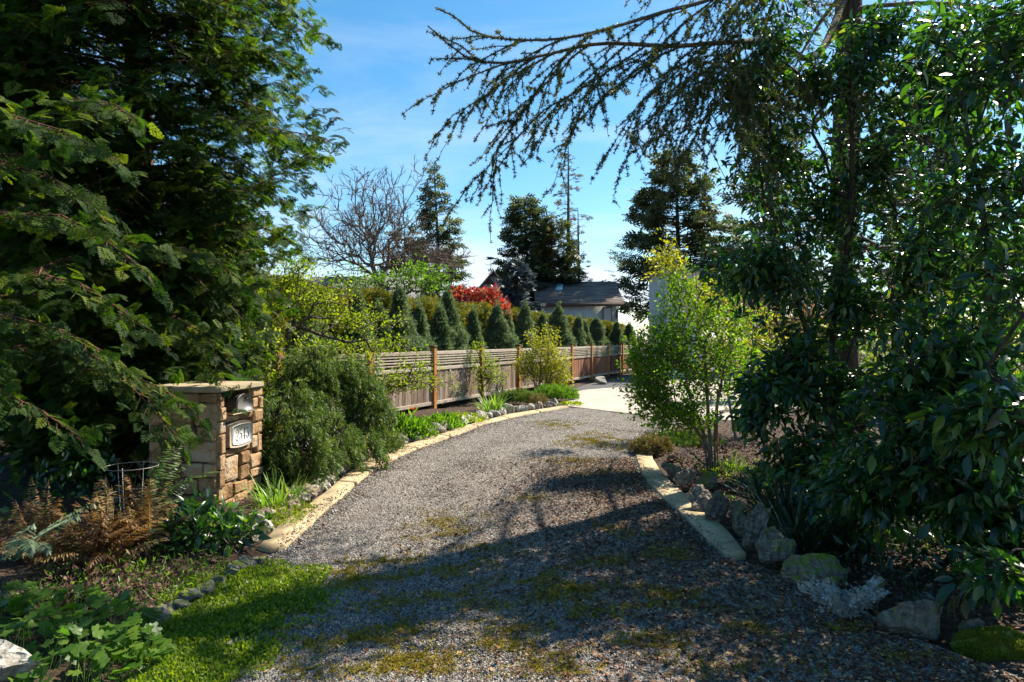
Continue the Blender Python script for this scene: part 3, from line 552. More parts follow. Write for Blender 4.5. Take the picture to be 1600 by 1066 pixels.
for (pa, pb, ya, yb) in ((943, 955, 481, 502),):
    A, B = Q(pa, ya, d0), Q(pb, yb, d0)
    f = box_obj('window', MT['trim'], hr, ((A.x+B.x)/2, d0-.03, (A.z+B.z)/2), (abs(A.x-B.x)+.12, .08, abs(A.z-B.z)+.12)); box_obj('pane', MT['glass'], f, (0, -.045, 0), (abs(A.x-B.x), .02, abs(A.z-B.z)), bev=0)
box_obj('corner_board', MT['trim'], hr, (hx1, d0-.02, 2), (.15, .06, 3.6))
# gable-fronted wing at the left with weathervane
dg = 44.0; gx0, gx1 = Q(736, 0, dg).x, Q(806, 0, dg).x
wr = empty('house', (0, 0, 0), 'grey gabled house front with small vent and weathervane behind red shrub', 'house')
gable_house(wr, gx0, gx1, dg, dg+9, Q(0, 468, dg).z, Q(0, 426, dg).z, MT['roof'], MT['siding'], 'y', .5)
V = Q(763, 441, dg-.06); a = Acc(); a.add(np.array([(V.x-.5, V.y, V.z-.15), (V.x+.5, V.y, V.z-.15), (V.x, V.y, V.z+.3), (V.x-.5, V.y+.05, V.z-.15), (V.x+.5, V.y+.05, V.z-.15), (V.x, V.y+.05, V.z+.3)]), [np.array([(0, 1, 2), (5, 4, 3)]), np.array([(0, 3, 4, 1), (1, 4, 5, 2), (2, 5, 3, 0)])]); a.obj('gable_vent', MT['trim'], wr)
vz = Q(767, 427, dg+1); vr = empty('weathervane', vz, 'thin dark weathervane standing on the gable ridge', 'weathervane')
a = Acc(); tube(a, [vz-Vector((0, 0, .3)), vz+Vector((0, 0, 1.15))], .025, .018, 5); a.obj('pole', MT['black'], vr)
for dx, dy in ((.35, 0), (0, .35)):
    a = Acc(); c = vz+Vector((0, 0, .55)); tube(a, [c-Vector((dx, dy, 0)), c+Vector((dx, dy, 0))], .018, .018, 4); a.obj('cross_arm', MT['black'], vr)
a = Acc(); c = vz+Vector((0, 0, .95)); a.add(np.array([(c.x-.35, c.y, c.z-.06), (c.x+.05, c.y, c.z-.05), (c.x+.4, c.y, c.z+.02), (c.x+.05, c.y, c.z+.12), (c.x-.35, c.y, c.z+.14), (c.x-.2, c.y, c.z+.04)]+[(c.x-.35, c.y+.03, c.z-.06), (c.x+.05, c.y+.03, c.z-.05), (c.x+.4, c.y+.03, c.z+.02), (c.x+.05, c.y+.03, c.z+.12), (c.x-.35, c.y+.03, c.z+.14), (c.x-.2, c.y+.03, c.z+.04)]), [np.array([(0, 1, 2, 3, 4, 5), (11, 10, 9, 8, 7, 6)]), np.array([(i, (i+1) % 6, (i+1) % 6+6, i+6) for i in range(6)])]); a.obj('arrow', MT['black'], vr)
# grey roof behind the bare tree
dl = 38.0; lx0, lx1 = Q(470, 0, dl).x, Q(640, 0, dl).x
lr = empty('house', (0, 0, 0), 'low house with plain grey roof showing behind the bare tree', 'house')
gable_house(lr, lx0, lx1, dl, dl+7, Q(0, 478, dl).z, Q(0, 436, dl+3.5).z, MT['roof2'], MT['siding'])
# white shed on the right
ds = 32.0; A, B = Q(1041, 424, ds), Q(1096, 540, ds)
sr = empty('shed', (0, 0, 0), 'white corrugated metal building behind the green shrub', 'building')
box_obj('wall', MT['siding'], sr, ((A.x+B.x)/2, ds+2, A.z/2), (B.x-A.x, 4, A.z))
for i in range(10): box_obj('rib', MT['siding'], sr, (A.x+.08+i*.165, ds-.02, A.z*.5), (.05, .06, A.z-.02), bev=.012)
box_obj('roof', MT['roof2'], sr, ((A.x+B.x)/2, ds+2, A.z+.06), (B.x-A.x+.3, 4.6, .12))
# ------------------------------------------------------------------ stone pillar with mailbox
PO = Vector((-2.94, 6.81, 0)); U = Vector((.12, .993, 0)).normalized(); Wd = Vector((-.993, .12, 0)).normalized(); PW = .88; PH = 1.22; KW = .82; PL = PW*KW
pil = empty('stone_pillar', PO, 'square tan stone gate pillar with mailbox niche and concrete cap beside the drive', 'pillar')
mat_ang = math.atan2(U.y, U.x)
core = []
def face_stone(face, a0, a1, v0, v1, proud=.03, depth=.14, nm_='stone'):
    if face == 'L': a0, a1 = a0*KW, a1*KW
    aw, vh = a1-a0-.014, v1-v0-.014; am, vm = (a0+a1)/2, (v0+v1)/2; pr = proud+random.uniform(-.012, .014)
    me = bevel_mesh(nm_, aw, depth, vh, bev=min(aw, vh)*.16, jit=.006, seg=2)
    if face == 'F': c = U*am + Wd*(depth/2-pr); ang = math.atan2(U.y, U.x)
    else: c = Wd*am + U*(depth/2-pr); ang = math.atan2(Wd.y, Wd.x)
    o = link(nm_, me, MT['pstone'], pil, (c.x, c.y, vm)); o.rotation_euler = (random.uniform(-.03, .03), 0, ang+random.uniform(-.02, .02)); return o
cc = U*PW/2+Wd*PL/2
# core with a niche left open on the drive side
def core_box(u0, u1, w0, w1, z0, z1):
    c = U*(u0+u1)/2+Wd*(w0+w1)/2; box_obj('core', MT['mortar'], pil, (c.x, c.y, (z0+z1)/2), (u1-u0, w1-w0, z1-z0), mat_ang, bev=0)
core_box(.02, PW-.02, .02, PL-.02, -.1, .985); core_box(.02, .10, .02, PL-.02, .987, PH); core_box(.64, PW-.02, .02, PL-.02, .987, PH); core_box(.102, .638, .5, PL-.02, .987, PH)
for s in [(0, .10, 1.07, PH), (0, .11, .93, 1.07), (.65, PW, 1.12, PH), (.65, .80, .99, 1.12), (.80, PW, .99, 1.12), (.11, .34, .91, .985), (.34, .66, .91, .985), (.66, PW, .84, .99), (.63, PW, .70, .84), (0, .11, .80, .93), (0, .10, .60, .80),
          (.11, .34, .56, .63), (.34, .62, .56, .66), (.62, .76, .56, .70), (.76, PW, .50, .70), (0, .11, .44, .60), (.11, .40, .28, .56), (.41, .60, .42, .56), (.60, PW, .34, .50), (.41, .60, .26, .42), (.60, PW, .24, .34), (0, .10, .26, .44),
          (0, .28, .12, .28), (.28, .55, .14, .26), (.55, PW, .06, .24), (0, .28, -.05, .12), (.28, .55, -.05, .14), (.55, PW, -.05, .06)]: face_stone('F', *s)
for s in [(0, .22, 1.12, PH), (.22, .5, 1.06, PH), (.5, PW, 1.1, PH), (0, .30, .88, 1.12), (.30, .62, .86, 1.06), (.62, PW, .9, 1.1), (0, .26, .74, .88), (.26, .58, .70, .86), (.58, PW, .74, .9), (0, .44, .52, .74), (.44, .66, .50, .70), (.66, PW, .55, .74),
          (0, .16, .38, .52), (.16, .46, .36, .52), (.46, PW, .34, .50), (0, .24, .22, .38), (.24, .56, .2, .36), (.56, PW, .18, .34), (0, .14, .08, .22), (.14, .5, .04, .2), (.5, PW, -.02, .18), (0, .14, -.05, .08)]: face_stone('L', *s, proud=.035)
# other two sides plainly coursed
for k_ in range(5):
    for j in range(2):
        for face in (0, 1):
            me = bevel_mesh('stone', (PW if face == 0 else PL)/2-.02, .12, .23, bev=.03, jit=.006, seg=2)
            c = (U*(PW*(j+.5)/2)+Wd*(PL-.03)) if face == 0 else (Wd*(PL*(j+.5)/2)+U*(PW-.03)); ang = math.atan2(U.y, U.x) if face == 0 else math.atan2(Wd.y, Wd.x)
            o = link('stone', me, MT['pstone'], pil, (c.x, c.y, .12+k_*.244)); o.rotation_euler = (0, 0, ang)
import bmesh
def cap_mesh():
    bm = bmesh.new(); bmesh.ops.create_cube(bm, size=1)
    for v in bm.verts: v.co = Vector((v.co.x*(PW+.12), v.co.y*(PL+.14), v.co.z*.055))
    bmesh.ops.bevel(bm, geom=[e for e in bm.edges if abs((e.verts[0].co-e.verts[1].co).z) > .03], offset=.14, segments=5, affect='EDGES', profile=.5)
    bmesh.ops.bevel(bm, geom=[e for e in bm.edges if abs((e.verts[0].co-e.verts[1].co).z) < .01 and e.calc_face_angle(0) > .5], offset=.012, segments=2, affect='EDGES')
    me = bpy.data.meshes.new('cap'); bm.to_mesh(me); bm.free(); return me
o = link('cap', cap_mesh(), MT['cap'], pil, (cc.x, cc.y, PH+.032)); o.rotation_euler = (0, 0, mat_ang)
# mailbox in its niche
nrm = -Wd    # outward normal of the drive-side face
def FP(u, v, out=0.0): return PO+U*u+nrm*out+Vector((0, 0, v))
mb = empty('mailbox', FP(.37, 1.0, 0), 'grey metal arched mailbox tucked in the niche under the pillar cap', 'mailbox')
def extr_profile(name, prof, o0, o1, mat, parent, cap=True):
    k = len(prof); V = [FP(u, v, o0) for u, v in prof]+[FP(u, v, o1) for u, v in prof]
    Mi = pw(parent).inverted(); V = np.array([tuple(Mi @ p_) for p_ in V]); F = [np.array([(i, (i+1) % k, (i+1) % k+k, i+k) for i in range(k)])]
    if cap: F.append(np.array([list(range(k)), [i+k for i in range(k)][::-1]]))
    return link(name, build_mesh(name, V, F, None, False), mat, parent)
arch = [(.24, 1.012), (.54, 1.012)]+[(.39+.15*math.cos(t), 1.075+.10*math.sin(t)) for t in np.linspace(0, pi, 11)]
extr_profile('body', arch, -.42, .07, MT['metal'], mb)
arch2 = [(.232, 1.004), (.548, 1.004)]+[(.39+.158*math.cos(t), 1.075+.108*math.sin(t)) for t in np.linspace(0, pi, 11)]
extr_profile('door', arch2, .072, .088, MT['metal'], mb)
extr_profile('door_handle', [(.38, 1.13), (.40, 1.13), (.40, 1.15), (.38, 1.15)], .089, .11, MT['darkmetal'], mb)
extr_profile('sill_plate', [(.12, .988), (.62, .988), (.62, 1.0), (.12, 1.0)], -.3, .10, MT['cap'], mb)
# address plaque
def plq(hw, hh, arch_): 
    pts = []; c0u, c0v = .36, .765
    for sx, sy, a0 in ((1, -1, -pi/2), (1, 1, 0), (-1, 1, pi/2), (-1, -1, pi)):
        for t in np.linspace(a0, a0+pi/2, 4): pts.append((c0u+sx*(hw-.03)+.03*math.cos(t), c0v+sy*(hh-.03)+.03*math.sin(t)))
        if sy == 1 and sx == 1: pts += [(c0u+q*(hw-.04), c0v+hh+arch_*(1-q*q)) for q in (.75, .4, 0, -.4, -.75)]
        if sy == -1 and sx == -1: pts += [(c0u-q*(hw-.04), c0v-hh-arch_*(1-q*q)) for q in (.75, .4, 0, -.4, -.75)]
    return pts
pq = empty('address_plaque', FP(.36, .765, .04), 'white oval-edged house number plaque 2545 on the stone pillar', 'sign')
extr_profile('frame', plq(.235, .118, .018), .0, .062, MT['frame'], pq); extr_profile('plate', plq(.190, .093, .012), .0621, .070, MT['white'], pq)
def border():
    o_, i_ = plq(.181, .086, .011), plq(.175, .081, .011); k = len(o_); Mi = pw(pq).inverted(); V = [Mi @ FP(u, v, .0712) for u, v in o_]+[Mi @ FP(u, v, .0712) for u, v in i_]
    link('border_line', build_mesh('border_line', np.array([tuple(v) for v in V]), np.array([(i, (i+1) % k, (i+1) % k+k, i+k) for i in range(k)])), MT['black'], pq)
border()
DIG = {'2': [[(.08, .72, .10), (.2, .93, .07), (.5, 1.0, .06), (.8, .9, .16), (.86, .7, .2), (.7, .45, .16), (.35, .2, .08), (.1, .04, .05)], [(.06, .05, .12), (.5, .07, .14), (.86, .03, .12), (.95, .25, .04)], [(.05, .7, .2), (.22, .72, .2)]],
       '5': [[(.85, .98, .05), (.5, .93, .14), (.2, .97, .08)], [(.2, .98, .06), (.17, .5, .05)], [(.17, .52, .05), (.45, .64, .06), (.78, .5, .18), (.82, .25, .2), (.6, .03, .08), (.3, .0, .06), (.08, .2, .1)], [(.05, .2, .2), (.24, .2, .2)]],
       '4': [[(.66, 1.0, .05), (.05, .30, .05)], [(.05, .28, .08), (.95, .28, .08)], [(.66, 1.0, .18), (.66, .02, .18)], [(.45, .02, .06), (.88, .02, .06)]]}
Mi = pw(pq).inverted()
for i, ch in enumerate('2545'):
    a = Acc()
    for si, st in enumerate(DIG[ch]):
        st = np.array(st, float); t = unit(np.gradient(st[:, :2], axis=0)) if len(st) > 1 else None; nn = np.stack([-t[:, 1], t[:, 0]], 1)
        h, wdt = .116, .060; u0 = .36-.135+i*.070
        L = st[:, :2]+nn*st[:, 2:]*[.5, .28]*1.15; R = st[:, :2]-nn*st[:, 2:]*[.5, .28]*1.15
        ve = [tuple(Mi @ FP(u0+p_[0]*wdt, .765-h/2+p_[1]*h, .0725+si*.0004)) for p_ in np.vstack([L, R])]; k = len(st)
        a.add(np.array(ve), np.array([(j, j+1, j+1+k, j+k) for j in range(k-1)]))
    V = np.concatenate(a.V); link('digit', build_mesh('digit', V, [np.concatenate(a.F[4])]), MT['black'], pq)
# ------------------------------------------------------------------ fence
F0 = np.array([-1.97, 17.1]); fd = unit(np.array([.4285, 1.0])); fn = np.array([fd[1], -fd[0]])     # normal towards the drive
fang = math.atan2(fd[1], fd[0]); SP = 2.75
fen = empty('wooden_fence', (F0[0], F0[1], 0), 'weathered board fence with slatted top and orange brown posts behind the left bed', 'fence', rz=fang)
pm = bevel_mesh('post', .135, .135, 1.56, .008); cm = bevel_mesh('post_cap', .17, .17, .045, .012); bmh = [bevel_mesh('board', .136, .02, .78, .003) for _ in range(2)]
slm = bevel_mesh('slat', SP-.12, .035, .032, .004); rlm = bevel_mesh('rail', SP-.12, .07, .085, .006); vsm = bevel_mesh('lattice_strip', .022, .014, .34, 0)
k0, k1 = -2, 8
for k in range(k0, k1+1):
    o = link('post', pm, MT['post'], fen, (k*SP, 0, .78)); link('post_cap', cm, MT['postcap'], o, (0, 0, .80))
    if k == k1: break
    x0 = k*SP+.06; L = SP-.12; xm = x0+L/2
    link('rail', rlm, MT['rail'], fen, (xm, .01, 1.42)); link('rail', rlm, MT['rail'], fen, (xm, .01, 1.03)); link('rail', rlm, MT['rail'], fen, (xm, .01, .165))
    for z in (1.335, 1.27, 1.205, 1.14): link('slat', slm, MT['rail'], fen, (xm, 0.0, z))
    nb = 19
    for j in range(nb):
        me = bmh[j % 2]
        if k >= 4 and len(bmh) < 4: bmh += [bmh[0].copy(), bmh[1].copy()]; bmh[2].materials.clear(); bmh[3].materials.clear(); bmh[2].materials.append(MT['boardred']); bmh[3].materials.append(MT['boardred'])
        me = bmh[(j % 2)+(2 if k >= 4 else 0)]
        link('board', me, MT['board'] if k < 4 else MT['boardred'], fen, (x0+(j+.5)*L/nb, .012+.004*(j % 2), .205+.39+.004*random.uniform(-1, 1)))
    if k < 6:
        for j in range(12): link('lattice_strip', vsm, MT['board'], fen, (x0+(j+.5)*L/12, .03, 1.23))
def fence_pt(s, off, z=0):  # s metres along, off metres behind (away from drive)
    p_ = F0+fd*s-fn*off; return Vector((p_[0], p_[1], z))
# ------------------------------------------------------------------ rocks
import mathutils.noise as mn
def rock_mesh(name, sx, sy, sz, seed, sub=3, cuts=9, slab=0.0):
    r = np.random.RandomState(seed); bm = bmesh.new(); bmesh.ops.create_icosphere(bm, subdivisions=sub, radius=1.0)
    V = np.array([v.co[:] for v in bm.verts]); 
    for _ in range(cuts):
        d = unit(r.normal(size=3)); h = r.uniform(.42, .8); s = V@d; V = V-np.outer(np.maximum(s-h, 0), d)
    off = Vector(r.uniform(-50, 50, 3)); dis = np.array([mn.noise(Vector(v)*2.0+off)*.22+mn.noise(Vector(v)*5+off)*.09+.14*abs(mn.noise(Vector((v[0]*1.5+v[2], v[1]*2, v[2]*2-v[0]*7))+off))+mn.noise(Vector(v)*13+off)*.03 for v in V])
    V = V*(1+dis[:, None])*[sx, sy, sz]
    for v, c in zip(bm.verts, V): v.co = c
    me = bpy.data.meshes.new(name); bm.to_mesh(me); bm.free(); me.polygons.foreach_set('use_smooth', np.zeros(len(me.polygons), bool)); return me
def rock(px0, px1, pyt, pyb, label, mat='rockgrey', group=None, tilt=(0, 0, 0), seed=None, sub=4, dep=.8, name='rock', cuts=11, cat='rock'):
    """a rock whose foot stands at the pixel row pyb"""
    c = G((px0+px1)/2, pyb-(pyb-pyt)*.12); wdt = (px1-px0)/FPX*c.y/2; hgt = (pyb-pyt)/FPX*c.y/2
    s = seed if seed is not None else random.randint(0, 9999)
    me = rock_mesh(name, wdt*1.08, wdt*dep, hgt*1.15, s, sub, cuts)
    o = link(name, me, MT[mat], None, (c.x, c.y+wdt*dep*.6, hgt*.80)); o.rotation_euler = tilt; tagp(o, label, cat, group); return o
GRR = 'large rocks edging the right bed'
rock(1034, 1078, 722, 754, 'rounded dark rock with white lichen patches farthest along the right concrete strip', 'rockgrey', GRR, seed=1)
rock(1054, 1088, 734, 770, 'streaky slab leaning left behind the right strip, next to the lichen rock', 'rockbrown', GRR, (0, .6, .3), seed=2)
rock(1080, 1130, 742, 776, 'dark mossy rock at the foot of the multi-stemmed green shrub', 'rockmoss', GRR, seed=3)
rock(1077, 1130, 765, 808, 'rounded cracked brown rock midway along the right concrete strip', 'rockbrown', GRR, seed=4)
rock(1108, 1142, 772, 828, 'upright grey slab tilted right behind the right strip', 'rockgrey', GRR, (0, .35, .2), seed=5)
rock(1138, 1170, 784, 824, 'small rock covered in yellow green moss behind the tilted slab', 'rockmoss', GRR, seed=6)
rock(1144, 1180, 806, 842, 'low flat grey rock beside the end of the right strip', 'rockgrey', GRR, seed=7)
rock(1163, 1204, 798, 876, 'tall narrow grey slab leaning at the end of the right strip', 'rockgrey', GRR, (0, .3, .1), seed=8)
rock(1190, 1250, 834, 900, 'broad pale grey upright stone beside the tall leaning slab', 'rockgrey', GRR, (0, .1, .2), seed=9)
rock(1232, 1345, 872, 926, 'long low brown rock with a moss cushion behind the silver plant', 'rockmoss', GRR, seed=10, dep=.5)
rock(1100, 1126, 800, 822, 'small brown rock wedged below the rounded cracked rock', 'rockbrown', GRR, seed=42, sub=3)
rock(1205, 1240, 812, 845, 'dark rock behind the broad upright stone', 'rockdark', GRR, seed=43)
rock(1500, 1540, 968, 1004, 'small dark rock between the big boulder and the moss cushion', 'rockdark', GRR, seed=44)
rock(1345, 1392, 905, 962, 'small mossy rock between the silver plant and the big boulder', 'rockmoss', GRR, seed=41)
rock(1376, 1512, 934, 1012, 'big blocky dark grey boulder right of the silver plant', 'rockdark', GRR, seed=12, dep=.5)
rock(-70, 44, 1006, 1110, 'large pale grey rock in the bottom left corner', 'rockpale', None, seed=13)
rock(926, 952, 590, 603, 'pale boulder lying against the far end of the fence', 'rockpale', None, seed=14, sub=2)
rock(1040, 1062, 712, 726, 'small rock between the brown heather and the lichen rock', 'rockgrey', GRR, seed=31, sub=2)
# left edging stones laid one after another
GL = 'small rocks edging the left bed'
def along(P, s):
    d = np.concatenate([[0], np.cumsum(np.linalg.norm(np.diff(P, axis=0), axis=1))]); return np.array([np.interp(s, d, P[:, 0]), np.interp(s, d, P[:, 1])]), d[-1]
_, LL = along(lb, 0); s = .18; i = 0
specials = {5: 'brown split rock near the clump of white flowers, left edging row', 11: 'whitish angular rock below the weeping shrub, left edging row', 19: 'largest bright white rock in the left edging row', 30: 'pale slanting rock below the yellow green shrub, left edging row'}
ORD = ['first', 'second', 'third', 'fourth', 'fifth', 'sixth', 'seventh', 'eighth', 'ninth', 'tenth', 'eleventh', 'twelfth', 'thirteenth', 'fourteenth', 'fifteenth', 'sixteenth', 'seventeenth', 'eighteenth']
def s_of(px, py):
    g = G(px, py); ss = np.linspace(0, LL, 200); return ss[np.argmin([np.hypot(*(along(lb, q_)[0]-np.array([g.x, g.y]))) for q_ in ss])]
LMK = [(0.0, 'the pillar end of the left strip'), (s_of(468, 803), 'the white flowers'), (s_of(530, 752), 'the weeping cypress'), (s_of(600, 708), 'the tulip'), (s_of(690, 680), 'the dark euphorbia mound'), (s_of(765, 656), 'the vivid grassy tuft'), (s_of(830, 642), 'the yellow green shrub')]
cntr = {}
def rock_label(s_, word, row):
    lm = [l_ for q_, l_ in LMK if q_ <= s_][-1]; key = (lm, word, row); cntr[key] = cntr.get(key, 0)+1
    return ('%s %s rock past %s in the left edging' % (ORD[cntr[key]-1], word, lm)) if row == 0 else ('%s small %s rock behind the row past %s' % (ORD[cntr[key]-1], word, lm))
while s < LL-.1:
    sz = random.uniform(.10, .19)*(1+.02*s)
    if i == 19: sz = .25
    (p, _), (q, _) = along(lb, s), along(lb, s+.05); t = unit(q-p); nrm2 = np.array([-t[1], t[0]])
    c = p+nrm2*(sz*.75+random.uniform(0, .05)); br = i in (3, 4, 5, 6) or random.random() < .2
    me = rock_mesh('rock', sz*random.uniform(.8, 1.2), sz*random.uniform(.6, .85), sz*random.uniform(.65, 1.0), 100+i, 2 if s > 5 else 3, 7)
    o = link('rock', me, MT['rockbrown' if br else 'rockpale'], None, (c[0], c[1], sz*.32)); o.rotation_euler = (random.uniform(-.3, .3), random.uniform(-.5, .5), random.uniform(0, 6))
    tagp(o, specials[i] if i in specials else rock_label(s, 'brown' if br else 'pale', 0), 'rock', GL)
    if random.random() < .45:
        sz2 = sz*.6; c2 = c+nrm2*(sz+.03); me = rock_mesh('rock', sz2, sz2*.8, sz2*.7, 300+i, 2, 7); o = link('rock', me, MT['rockbrown' if br else 'rockpale'], None, (c2[0], c2[1], sz2*.5)); o.rotation_euler = (.2, .3, random.uniform(0, 6))
        tagp(o, rock_label(s, 'brown' if br else 'pale', 1), 'rock', GL)
    s += sz*1.55; i += 1
shade = [(408, 884), (392, 892), (372, 902), (352, 916), (330, 930), (308, 944), (288, 958), (268, 972), (248, 986), (226, 1000), (203, 1020)]
for j, (px, py) in enumerate(shade):
    c = G(px, py); sz = random.uniform(.06, .095); me = rock_mesh('rock', sz*1.2, sz*.8, sz*.8, 500+j, 3, 7); o = link('rock', me, MT['rockdark' if j > 2 else 'rockgrey'], None, (c.x-.05, c.y, sz*.4)); o.rotation_euler = (0, random.uniform(-.3, .3), random.uniform(0, 6))
    tagp(o, ORD[j]+' rock from the pillar in the shaded row beside the bright grass', 'rock', 'shaded rocks edging the front left bed')
# moss cushion bottom right
def cushion(px, py, rx, ry, rz, n, name, label, mat='moss', cat='moss'):
    c = G(px, py); P = []; d = rdir(n); d[:, 2] = np.abs(d[:, 2]); P = np.array([c.x, c.y, -.02])+d*[rx, ry, rz]*(1+.12*np.sin(d[:, :1]*7)*np.sin(d[:, 1:2]*6))
    root = empty(name, (c.x, c.y, 0), label, cat)
    a = Acc(); me = rock_mesh('mound', rx*.97, ry*.97, rz*.97, 71, 3, 2); link('mound', me, MT['soil'] if mat != 'moss' else MT['mossbase'], root, (0, 0, -.02))
    place_rnd(a, TUFT5, P, rdir(n), d, rs.uniform(.010, .022, n)); a.obj('tufts', MT['mossgreen'], root, 'stuff')
MT['mossgreen'] = leaf_mat('green_moss', [(0, (.07, .10, .012)), (.5, (.15, .19, .02)), (1, (.26, .28, .04))], .25, rough=.9, spec=.1, tint=(1.3, 1.4, .6))
MT['mossbase'] = noise_mat('moss_base', [(.3, (.05, .07, .01)), (.7, (.14, .17, .02))], 20, .95, .8)
cushion(1560, 1012, .24, .14, .11, 9000, 'moss_cushion', 'bright green moss cushion at the bottom right corner')
# ------------------------------------------------------------------ plants: generic builders
def leafy(name, label, cat, base, trunks, crown, leafT, leafm, n_nodes, per, size, barkm='twig', tip_r=.004, group=None, spread=.09, up=.5, part='foliage', indiv=0, bf=.3, droop=0.0, sides=3, rmax=None, leafname='leaf'):
    """trunks: list of polylines; crown: list of (centre, radii, weight, shell)"""
    root = empty(name, base, label, cat, group); wt = np.array([c[2] for c in crown], float); wt /= wt.sum(); ac = Acc(); al = Acc()
    pts = np.concatenate([ellipsoid_pts(c[0], c[1], max(int(n_nodes*wv), 3), c[3] if len(c) > 3 else .3, .22) for c, wv in zip(crown, wt)])
    pts = pts[pts[:, 2] > .12]
    tid = np.argmin(np.stack([np.linalg.norm(pts-np.asarray(tuple(t[-1])), axis=1)+rs.rand(len(pts))*.4 for t in trunks]), axis=0)
    PP, DD = [], []
    for k, t in enumerate(trunks):
        q = pts[tid == k]
        if len(q) == 0: q = pts[:3]
        P, par, r, hc = skeleton(smooth_path(t, 8), q, bf, tip_r); skel_mesh(ac, P, par, r, sides, rmax)
        i = np.arange(8, len(P)); reps = np.repeat(i, per); f = rs.rand(len(reps))[:, None]**.6
        seg = P[reps]-P[par[reps]]; base_p = P[par[reps]]+seg*f; lat = rdir(len(reps))*spread
        PP.append(base_p+lat*[1, 1, .8]+[0, 0, -droop*.1]); DD.append(unit(unit(seg)*.5+lat/spread*.8+[0, 0, -droop]))
    P = np.concatenate(PP); D = np.concatenate(DD); k = P[:, 2] > .05; P, D = P[k], D[k]; n = len(P)
    Nn = unit(rdir(n)*.8+[0, 0, up]); S = size*rs.uniform(.45, 1.25, n)
    ac.obj('branches', MT[barkm], root)
    if indiv:
        m = near_split(P, indiv); leaf_objects(leafT, MT[leafm], P[m], D[m], Nn[m], S[m], root, leafname); P, D, Nn, S = P[~m], D[~m], Nn[~m], S[~m]
    if leafT is LEAF:
        h_ = rs.rand(len(P)) < .5; place_rnd(al, LEAFC, P[h_], D[h_], Nn[h_], S[h_]*1.05); P, D, Nn, S = P[~h_], D[~h_], Nn[~h_], S[~h_]
    place_rnd(al, leafT, P, D, Nn, S); al.obj(part, MT[leafm], root, 'stuff'); return root
def v(*a): return Vector(a)
def far_conifer(name, label, base, h, prof, nb, mat, bark='barkdark', group='trees beyond the hedge', droop=.15, up=0.0, z0=.12, bsize=.55, lean=(0, 0), seed=1, dens=1.0, r0=.25, cat='tree', T=None, sparse=0.0, part='crown'):
    r = np.random.RandomState(seed); root = empty(name, base, label, cat, group); at = Acc(); ac = Acc(); b = np.array(tuple(base))
    top = b+[lean[0], lean[1], h]; tr = smooth_path([b-[0, 0, .2], b*.5+top*.5+[r.normal()*.15, 0, 0], top], 14); tube(at, tr, r0, .02, 7)
    P, D = [], []
    for i in range(nb):
        f = z0+(1-z0)*(i+r.rand())/nb
        if r.rand() < sparse: continue
        az = r.rand()*2*pi; L = prof(f)*r.uniform(.65, 1.15); o = tr[0]*(1-f)+tr[-1]*f; o = np.array([np.interp(f, np.linspace(0, 1, 14), tr[:, j]) for j in range(3)])
        dh = np.array([math.cos(az), math.sin(az), 0]); m = 6; t = np.linspace(0, 1, m)[:, None]
        pl = o+dh*L*t+np.array([0, 0, 1])*(up*L*t-droop*L*t**2*1.6+ .12*L*np.maximum(t-.7, 0)); tube(at, pl, .018+.012*L, .006, 3)
        k = max(int(L/bsize*6.3*dens), 2); tt = r.uniform(.15, 1.0, k)
        pp = np.stack([np.interp(tt, t[:, 0], pl[:, j]) for j in range(3)], 1); sgn = r.choice([-1, 1], k)[:, None]; lat = np.array([-dh[1], dh[0], 0])*sgn
        w = (1-tt)[:, None]; P.append(pp+lat*w*L*.25*r.rand(k)[:, None]); D.append(unit(dh*.8+lat*(.3+.8*w)+r.normal(size=(k, 3))*.2+[0, 0, up*.6-droop*.5]))
    P = np.concatenate(P); D = np.concatenate(D); n = len(P); P = P+r.normal(size=(n, 3))*bsize*.16; scatter_obj(part, T or FFAR, P, D, unit(np.array([0, 0, 1])+rs.normal(size=(n, 3))*.55), bsize*rs.uniform(.5, 1.25, n), MT[mat], root)
    at.obj('trunk', MT[bark], root); return root
# ------------------------------------------------------------------ trees beyond the hedge
def gx(px, d): return v((px-CX)/FPX*d, d, 0)
far_conifer('fir_tree', 'slender dark fir with a pointed spire top behind the bare tree', gx(678, 46), 13.6, lambda f: 3.3*(1-f)**.9+.15 if f > .3 else 2.8, 120, 'fardark', seed=3, droop=.12, bsize=.7, dens=1.5, up=.1)
far_conifer('fir_tree', 'broad olive brown fir low behind the bare tree', gx(632, 50), 10.2, lambda f: 3.4*(1-f)**.6+.2, 110, 'farbrown', seed=4, droop=.1, bsize=.75, dens=1.2)
far_conifer('fir_tree', 'dense dark conifer with two crooked tops behind the blue spruce', gx(835, 52), 12.6, lambda f: 3.4*(1-f)**.6+.2, 140, 'fardark', seed=6, droop=.0, up=.22, bsize=.8, dens=1.5, z0=.34, lean=(-.8, 0))
far_conifer('fir_tree', 'rounded dark conifer directly left of the two bare tall trunks', gx(862, 50), 10.8, lambda f: 2.9*(1-f)**.5+.2, 100, 'fardark', bark='barkred', seed=8, droop=.0, up=.1, bsize=.8, dens=1.5, z0=.42)
far_conifer('pine_tree', 'taller of two thin pines with long bare trunks, straggly top', gx(888, 52), 17.2, lambda f: 1.6-.9*f, 64, 'farbrown', 'bark', seed=9, droop=.1, up=.15, bsize=.5, z0=.52, dens=.55, r0=.3, sparse=.3)
far_conifer('pine_tree', 'shorter of two thin pines with long bare trunks, right one', gx(903, 51), 11.6, lambda f: 1.5-.8*f, 40, 'farbrown', 'bark', seed=12, droop=.1, up=.1, bsize=.45, z0=.5, dens=.5, r0=.26, sparse=.3)
